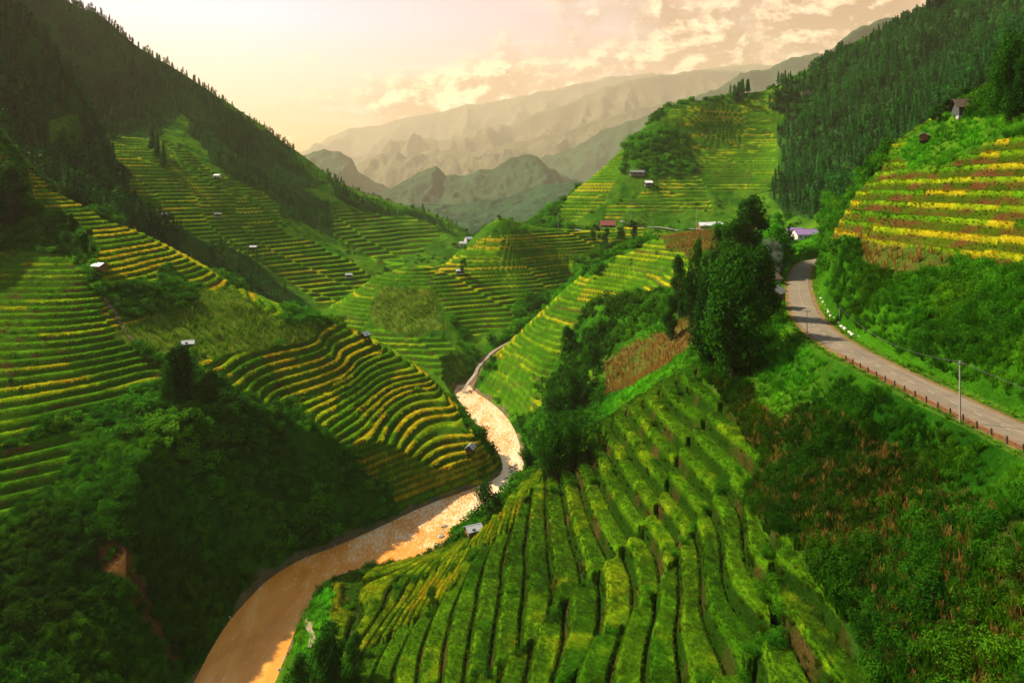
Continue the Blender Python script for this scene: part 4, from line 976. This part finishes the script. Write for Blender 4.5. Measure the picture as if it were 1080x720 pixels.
def hut(p, rot, L, W, H_, rise, label, roofm=M_TIN, wallm=M_WOOD, stilt=0.0, windows=0, door=True, name='hut', cat='hut', side=-1, over=.45, grp=None, chimney=False):
    t = thing(name, label, cat, (p[0], p[1], p[2] - .15), rot, grp)
    z0 = stilt + .15
    if stilt > 0:
        for sx in (-1, 1):
            for sy in (-1, 1): MB().box(sx * (L / 2 - .15), sy * (W / 2 - .15), (stilt + .15) / 2 - .3, .16, .16, stilt + .75).build('leg', M_WOODD, t)
        MB().box(0, 0, z0 + .04, L + .1, W + .1, .12).build('floor', M_WOODD, t); z0 += .1
    else: MB().box(0, 0, -.2, L + .3, W + .3, .9).build('footing', M_CONC, t); z0 = .25
    walls(L, W, z0, H_, rise, wallm, t)
    gable_roof(L, W, z0 + H_, rise, over, .06, roofm, t)
    fy = side * W / 2
    if door:
        d = MB().box(-L * .12, fy + side * .01, z0 + .85, .85, .10, 1.7).build('door', M_WOODD, t); MB().box(-L * .12 + .3, fy + side * .09, z0 + .85, .05, .06, .16).build('handle', M_STEEL, d)
    for i in range(windows):
        xx = L * (-.36 + .72 * (i / max(windows - 1, 1))); 
        if door and abs(xx + L * .12) < .9: continue
        w = MB().box(xx, fy + side * .015, z0 + H_ * .55, .9, .08, .85).build('window', M_DARK, t)
        fr_ = MB()
        for a in (-1, 1): fr_.box(xx + a * .48, fy + side * .03, z0 + H_ * .55, .08, .12, 1.0); fr_.box(xx, fy + side * .03, z0 + H_ * .55 + a * .47, .88, .12, .08)
        fr_.box(xx, fy + side * .04, z0 + H_ * .55, .05, .10, .84); fr_.build('frame', M_WHITE, w)
    return t
R_ = math.radians
def hh(px, py, D=None): return ground(px, D) if D else hit(px, py)
hut(hh(105, 289), R_(-25), 3.6, 3.0, 1.5, .8, 'wooden stilt hut with a pale tin roof at the head of the left terraces', stilt=1.2)
hut(hh(198, 368), R_(20), 3.0, 2.6, 1.3, .7, 'small hut with a bright tin roof in trees below the maize field', stilt=.5, wallm=M_WOODD)
hut(hh(385, 358), R_(60), 2.8, 2.4, 1.4, .9, 'small dark hut with a white roof on the terraced crest, seen against the middle hill', stilt=.6, wallm=M_WOODD)
hut(hh(496, 477), R_(75), 2.9, 2.4, 1.3, 1.0, 'little white roofed hut at the tip of the terraced hill above the river bend', stilt=.5, wallm=M_WOODD)
hut(hh(499, 565), R_(25), 3.4, 2.8, 1.3, .7, 'tin roofed hut beside the river at the foot of the striped spur', stilt=.5, wallm=M_WOOD)
hut(hh(175, 231), R_(10), 3.6, 3, 1.6, .8, 'upper white hut on the far left terraces', stilt=.6, wallm=M_WOODD, grp='field huts on the far left terraces')
hut(hh(230, 190), R_(-15), 4.2, 3, 1.6, .9, 'highest hut beside the green strip of the far left slope', stilt=.6, wallm=M_PLASTER, grp='field huts on the far left terraces')
hut(hh(229, 229), R_(30), 3.6, 3, 1.5, .8, 'dark roofed hut in the middle of the far left terraces', M_TIND, M_WOODD, grp='field huts on the far left terraces')
hut(hh(267, 264), R_(5), 3.8, 3, 1.6, .8, 'lowest white hut near the foot of the far left terraces', stilt=.5, wallm=M_WOODD, grp='field huts on the far left terraces')
hut(hh(485, 288), R_(5), 4.5, 3.5, 1.4, .9, 'small grey roofed hut on the terraced middle hill', M_TIN, M_WOODD)
hut(hh(368, 293), R_(25), 4, 3, 1.5, .8, 'tiny hut on the far lit ridge left of the middle hill', M_TIN, M_WOODD, grp='field huts on the far left terraces')
for i, (px, D, lab) in enumerate([(489, 476, 'leftmost pale house of the cluster on the edge of the middle hill'), (494, 482, 'pale house in the centre of the cluster on the edge of the middle hill')]):
    hut(ground(px, D), R_(30 * i), 4.5, 3.5, 2.4, 1.1, lab, M_TIN, M_PLASTER, name='house', cat='house', windows=2)
hut(hh(641, 234, 545), R_(4), 11, 6, 2.6, 3.2, 'red roofed house on the saddle below the central terraces', M_RED, M_WOODD, name='house', cat='house', windows=3)
hut(hh(744, 245, 530), R_(3), 10, 6, 2.8, 2.2, 'white roofed house beside the pale upper road', M_WHITE, M_WOOD, name='house', cat='house', windows=3)
hut(hh(755, 243, 545), R_(2), 9, 5, 2.6, 1.8, 'long pale shed just right of the white roofed house', M_WHITE, M_PLASTER, name='shed', cat='shed', windows=2)
hut(hh(684, 205, 612), R_(5), 6, 5, 2.2, 1.6, 'small white roofed house among trees under the far central terraces', M_WHITE, M_WOODD, name='house', cat='house', windows=2)
hut(hh(672, 201, 625), R_(0), 12, 6, 2.2, 1.8, 'long dark roofed house among trees under the far central terraces', M_TIND, M_WOODD, name='house', cat='house', windows=3)
hut(hh(850, 90, 720), R_(0), 9, 6, 2.5, 2, 'small pink roofed house at the edge of the forest high on the right mountain', M_RED, M_PLASTER, name='house', cat='house', windows=2)
hut(hh(849, 260, 335), R_(8), 11, 6.5, 2.8, 2.2, 'nearer purple roofed house behind the road bend', M_PURPLE, M_PLASTER, name='house', cat='house', windows=3)
hut(hh(838, 251, 362), R_(-12), 7, 5, 3.6, 2.0, 'farther purple roofed house up behind the nearer one', M_PURPLE, M_PLASTER, name='house', cat='house', windows=2)
hut(hh(821, 262, 330), R_(70), 4, 3.5, 3.2, 1.4, 'narrow white house among trees left of the purple roofed houses', M_TIN, M_PLASTER, name='house', cat='house', windows=1)
hut(hh(974, 151), R_(60), 2.3, 2.0, 1.5, .6, 'tiny white roofed hut on the slope left above the golden terraces', M_WHITE, M_WOOD, stilt=.3)
hut(tuple(np.array(hh(1022, 126, 184)) - [0, 0, 2.2]), R_(165), 6.0, 5.4, 2.6, 2.0, 'dark wooden house in trees near the skyline of the right hill', M_WOODD, simple('grey_planks', (.05, .055, .06), .85, .3, 5), name='house', cat='house', windows=1, over=.8)
# sheds left of the road bend
p_, a_ = road_at(np.interp(172, RC[:, 1], RS), 6.5)
def level_z(q): c = col_of(CX + q[0] / q[1] * F); i = int(np.argmin(np.abs(y[:, c] - q[1]))); return float(z[i, c])
hut((p_[0], p_[1], level_z(p_) + .6), R_(52), 4.8, 3.4, 2.0, 1.0, 'weathered roadside shed with a grey roof, its gable to the road', M_TIND, M_WOOD, name='shed', cat='shed', stilt=1.0, over=.6)
p_, a_ = road_at(np.interp(212, RC[:, 1], RS), 8.5)
hut((p_[0], p_[1], level_z(p_) + .3), R_(20), 6.0, 4.2, 2.4, 1.4, 'brown wooden house with smoke rising beside it at the road bend', M_THATCH, M_WOOD, name='house', cat='house', windows=2)
SMOKE = (p_[0] + 2.5, p_[1] - 2, level_z(p_) + 4)

# white truck on the saddle
def truck(p, rot, label):
    t = thing('truck', label, 'truck', p, rot)
    MB().box(-.9, 0, 1.75, 4.2, 2.0, 1.9).build('cargo_box', M_WHITE, t)
    cab = MB().box(2.15, 0, 1.45, 1.5, 1.9, 1.3).box(2.05, 0, 2.25, 1.2, 1.8, .5); cab = cab.build('cab', M_WHITE, t)
    MB().box(2.70, 0, 2.2, .12, 1.6, .5, ry=.15).build('windscreen', M_DARK, cab)
    MB().box(.1, 0, .65, 6.0, 1.7, .25).build('chassis', M_WOODD, t)
    for sx in (-2.1, 2.1):
        for sy in (-.85, .85): MB().tube([(sx, sy - .14, .42), (sx, sy + .14, .42)], .42, 14).build('wheel', M_WIRE, t)
q = hh(609, 231, 548); truck((q[0], q[1], q[2] + .3), R_(10), 'white truck parked left of the red roofed house on the saddle')

# ---------------------------------------------------------------- upper road, path, retaining scar
def strip_on_ground(pts, w, name, m, zo=.25, n=60):
    P = np.array([hh(*p) for p in pts]); P = resample(P, n); d = np.gradient(P[:, :2], axis=0); nn_ = np.stack([-d[:, 1], d[:, 0]], -1); nn_ /= np.linalg.norm(nn_, axis=1)[:, None] + 1e-9
    zz = np.array([max(level_z(q + nn_[i] * k * w / 2) for k in (-1, 0, 1)) for i, q in enumerate(P[:, :2])]) + zo
    return tag(ribbon(P[:, :2] + nn_ * w / 2, P[:, :2] - nn_ * w / 2, name, m, zz), kind='structure')
strip_on_ground([(655,236,560),(675,238,548),(700,240,540),(725,243,532),(745,246,522)], 5.5, 'upper_road', M_CONC, .5)
strip_on_ground([(800,205),(820,200),(840,193),(858,184),(868,178)], 2.2, 'path', simple('pale_path', (.40, .33, .22), .9, .2, 1), .4)
strip_on_ground([(110,315),(122,335),(138,358),(150,372),(165,388)], 1.0, 'path', simple('earth_path', (.13, .085, .045), .95, .3, 1), .35)

# ---------------------------------------------------------------- poles and cable
def pole(p, h, label, arms=1, r=.13):
    t = thing('utility_pole', label, 'utility pole', p, 0)
    MB().tube([(0, 0, -.6), (0, 0, h)], [r, r * .65], 10).build('post', M_CONC, t)
    for k in range(arms):
        a = MB().box(0, 0, h - .35 - .7 * k, 1.3, .08, .10).build('crossarm', M_STEEL, t)
        for s in (-.55, 0.0, .55): MB().tube([(s, 0, h - .30 - .7 * k), (s, 0, h - .10 - .7 * k)], [.045, .03], 8).build('insulator', M_DARK, a)
    return Vector(p) + Vector((0, 0, h - .1))
e1, a1 = road_at(np.interp(90, RC[:, 1], RS), 4.35); t1 = pole((e1[0], e1[1], 69.9), 7.9, 'nearest utility pole at the guard rail of the road')
e2, a2 = road_at(np.interp(139, RC[:, 1], RS), 4.2); t2 = pole((e2[0], e2[1], 69.9), 5.6, 'slim short pole at the left edge of the road halfway to the bend', 1, .09)
qp = hh(886, 338); t3 = pole((qp[0], qp[1], qp[2]), 3.0, 'low wooden pole in the bushes on the bank right of the road', 1, .08)
e4, a4 = road_at(np.interp(48, RC[:, 1], RS), -5.5); 
def cable(a, b, sag, label):
    P = [tuple(a.lerp(b, t_) - Vector((0, 0, sag * 4 * t_ * (1 - t_)))) for t_ in np.linspace(0, 1, 30)]
    tag(MB().tube(P, .035, 5).build('power_cable', M_WIRE), label, 'cable')
cable(t3, t1, 2.2, 'sagging cable from the nearest utility pole to the low pole on the bank')
cable(t1, Vector((62, 38, 78.5)), 1.2, 'cable running from the nearest utility pole out past the right edge')
for px, D, h, lab in [(665, 556, 17, 'thin pale pole where the upper road starts'), (735, 533, 17, 'thin pole rising behind the white roofed house'), (589, 560, 14, 'thin pole left of the white truck on the saddle')]:
    g_ = ground(px, D); pole(g_, h, lab, 1, .22)
for (D, off, lab) in [(214, 8.2, 'grey pole beside the brown house in the smoke'), (236, 13, 'tall grey pole among the tall dark trees')]:
    e_, _ = road_at(np.interp(D, RC[:, 1], RS), off); pole((e_[0], e_[1], level_z(e_)), 8.5, lab, 1, .12)

# ---------------------------------------------------------------- guard rail and kerb
gr = thing('guard_rail', 'low rusty orange guard rail along the left edge of the road', 'guard rail', (0, 0, ROADZ))
s0, s1 = np.interp(62, RC[:, 1], RS), np.interp(124, RC[:, 1], RS)
def rail_line(off, zc, hh_, th):
    mb = MB(); S = np.arange(s0, s1, 1.0)
    for a, b in zip(S[:-1], S[1:]):
        pa, aa = road_at((a + b) / 2, off); mb.box(pa[0], pa[1], zc, th, 1.02, hh_, rz=aa - math.pi / 2)
    return mb
rail_line(3.45, .55, .10, .05).build('rail', M_RUST, gr); rail_line(3.45, .16, .10, .14).build('kerb', M_RUST, gr)
pm = MB().box(0, 0, .35, .16, .16, .95).mesh('post', M_WOODD)
for s in np.arange(s0, s1, 2.6):
    p_, a_ = road_at(s, 3.55); link('post', pm, gr, (p_[0], p_[1], 0), a_)
lab = 'whitewashed stone block in the broken row along the right verge near the bend'
bk = MB().box(0, 0, .15, .40, 1.3, .34)
bme = bk.mesh('verge_stone', simple('whitewash', (.68, .66, .62), .85, .12, 3))
for D in list(np.arange(140, 156, 2.0)) + list(np.arange(160, 172, 2.4)) + list(np.arange(176, 190, 2.8)):
    p_, a_ = road_at(np.interp(D, RC[:, 1], RS), -5.3 - .5 * math.sin(D)); o = link('verge_stone', bme, None, (p_[0], p_[1], ROADZ + .12 + .1), a_ - math.pi / 2 + random.uniform(-.1, .1)); tag(o, lab, 'stone', 'whitewashed stones along the right verge')
# hedge at the bend
p0_, _ = road_at(np.interp(268, RC[:, 1], RS), 6); 
v_ = []; 
hb = np.random.default_rng(5); P = np.stack([hb.uniform(-9, 9, 2600), hb.uniform(-.9, .9, 2600), hb.uniform(0, 1.9, 2600) ** 1.0], -1); v, f = leaves(P, .26, .3, 1.6, 6)
hd = np_mesh('hedge', v, f, [leaf_mat('hedge_leaves', (.05, .18, .008), (.10, .30, .015), .4, inst=False)]); hq = ground(842, 292); o = link('hedge', hd, None, (hq[0], hq[1], hq[2] - .1), R_(8)); tag(o, 'bright green clipped hedge behind the road bend', 'hedge')

# ---------------------------------------------------------------- river stones
def rock_mesh(seed):
    bm = bmesh.new(); bmesh.ops.create_icosphere(bm, subdivisions=2, radius=.5); r = random.Random(seed)
    ph = [r.uniform(0, 6) for _ in range(6)]
    for v in bm.verts:
        c = v.co; k = 1 + .22 * math.sin(c.x * 7 + ph[0]) * math.cos(c.y * 6 + ph[1]) + .15 * math.sin(c.z * 9 + ph[2] + c.x * 5)
        v.co = Vector((c.x * 1.25, c.y * .95, c.z * .65)) * k
    me = bpy.data.meshes.new('river_stone'); bm.to_mesh(me); bm.free(); me.materials.append(M_ROCK); return me
M_ROCK = simple('river_rock', (.30, .27, .23), .8, .3, 2, .3, 0, .05)
rocks = [rock_mesh(s) for s in range(5)]
spots = []
for k in range(120):
    u = random.choice(['up', 'bend', 'left', 'spit', 'right'])
    if u == 'up': px, py_ = random.uniform(479, 500), random.uniform(404, 420)
    elif u == 'bend': px, py_ = random.uniform(534, 556), random.uniform(488, 520)
    elif u == 'left': t_ = random.uniform(0, 1); i = random.uniform(2.5, 8); q = LB[int(len(LB) * random.uniform(.15, .5))]; spots.append((q[0] + random.uniform(-.5, 1.6), q[1] + random.uniform(-.6, .6), random.uniform(.5, 1.3), u)); continue
    elif u == 'right': q = RB[int(len(RB) * random.uniform(.08, .5))]; spots.append((q[0] - random.uniform(.3, 2.6), q[1] + random.uniform(-.6, .6), random.uniform(.3, 1.0), u)); continue
    else: px, py_ = random.uniform(462, 500), random.uniform(553, 578)
    w_ = level(px, py_); spots.append((w_[0], w_[1], random.uniform(.5, 1.7), u))
RL = {'right': ('stone at the water line of the grassy right bank', 'stones along the right bank'), 'up': ('grey boulder in the rapids where the stream enters the river', 'boulders in the upper rapids'), 'bend': ('grey boulder on the gravel at the river bend below the bamboo', 'boulders at the river bend'), 'left': ('stone at the water line of the steep left bank', 'stones along the left bank'), 'spit': ('stone in the shallows by the riverside hut', 'stones in the shallows by the hut')}
for (a, b, s, u) in spots:
    o = link('river_stone', random.choice(rocks), None, (a, b, .05), random.uniform(0, 6)); o.scale = (s, s, s * random.uniform(.7, 1.1)); tag(o, RL[u][0], 'stone', RL[u][1])

# ---------------------------------------------------------------- smoke
def smoke():
    bm = bmesh.new(); bmesh.ops.create_icosphere(bm, subdivisions=3, radius=1)
    for v in bm.verts:
        h = (v.co.z + 1) / 2; w = .6 + 1.5 * h; v.co = Vector((v.co.x * w * 2.2 - h * 3.2, v.co.y * w * 2.0, (v.co.z + 1) * 5.5))
    me = bpy.data.meshes.new('smoke'); bm.to_mesh(me); bm.free()
    m = bpy.data.materials.new('smoke_air'); m.use_nodes = True; t = NT(m.node_tree); t.n.clear()
    o = t.new('ShaderNodeOutputMaterial'); vv = t.new('ShaderNodeVolumePrincipled'); t.l.new(vv.outputs[0], o.inputs['Volume'])
    g = t.new('ShaderNodeNewGeometry'); n = t.noise(g.outputs['Position'], .45, 4, .6, .8)
    t.l.new(t.mapr(n, .46, .70, 0, .05), vv.inputs['Density']); vv.inputs['Color'].default_value = (.9, .93, .97, 1)
    me.materials.append(m); tag(link('smoke', me, None, SMOKE), 'thin grey smoke rising from the brown house at the road bend', 'smoke', kind='stuff')
smoke()
print('things', time.time() - T0)
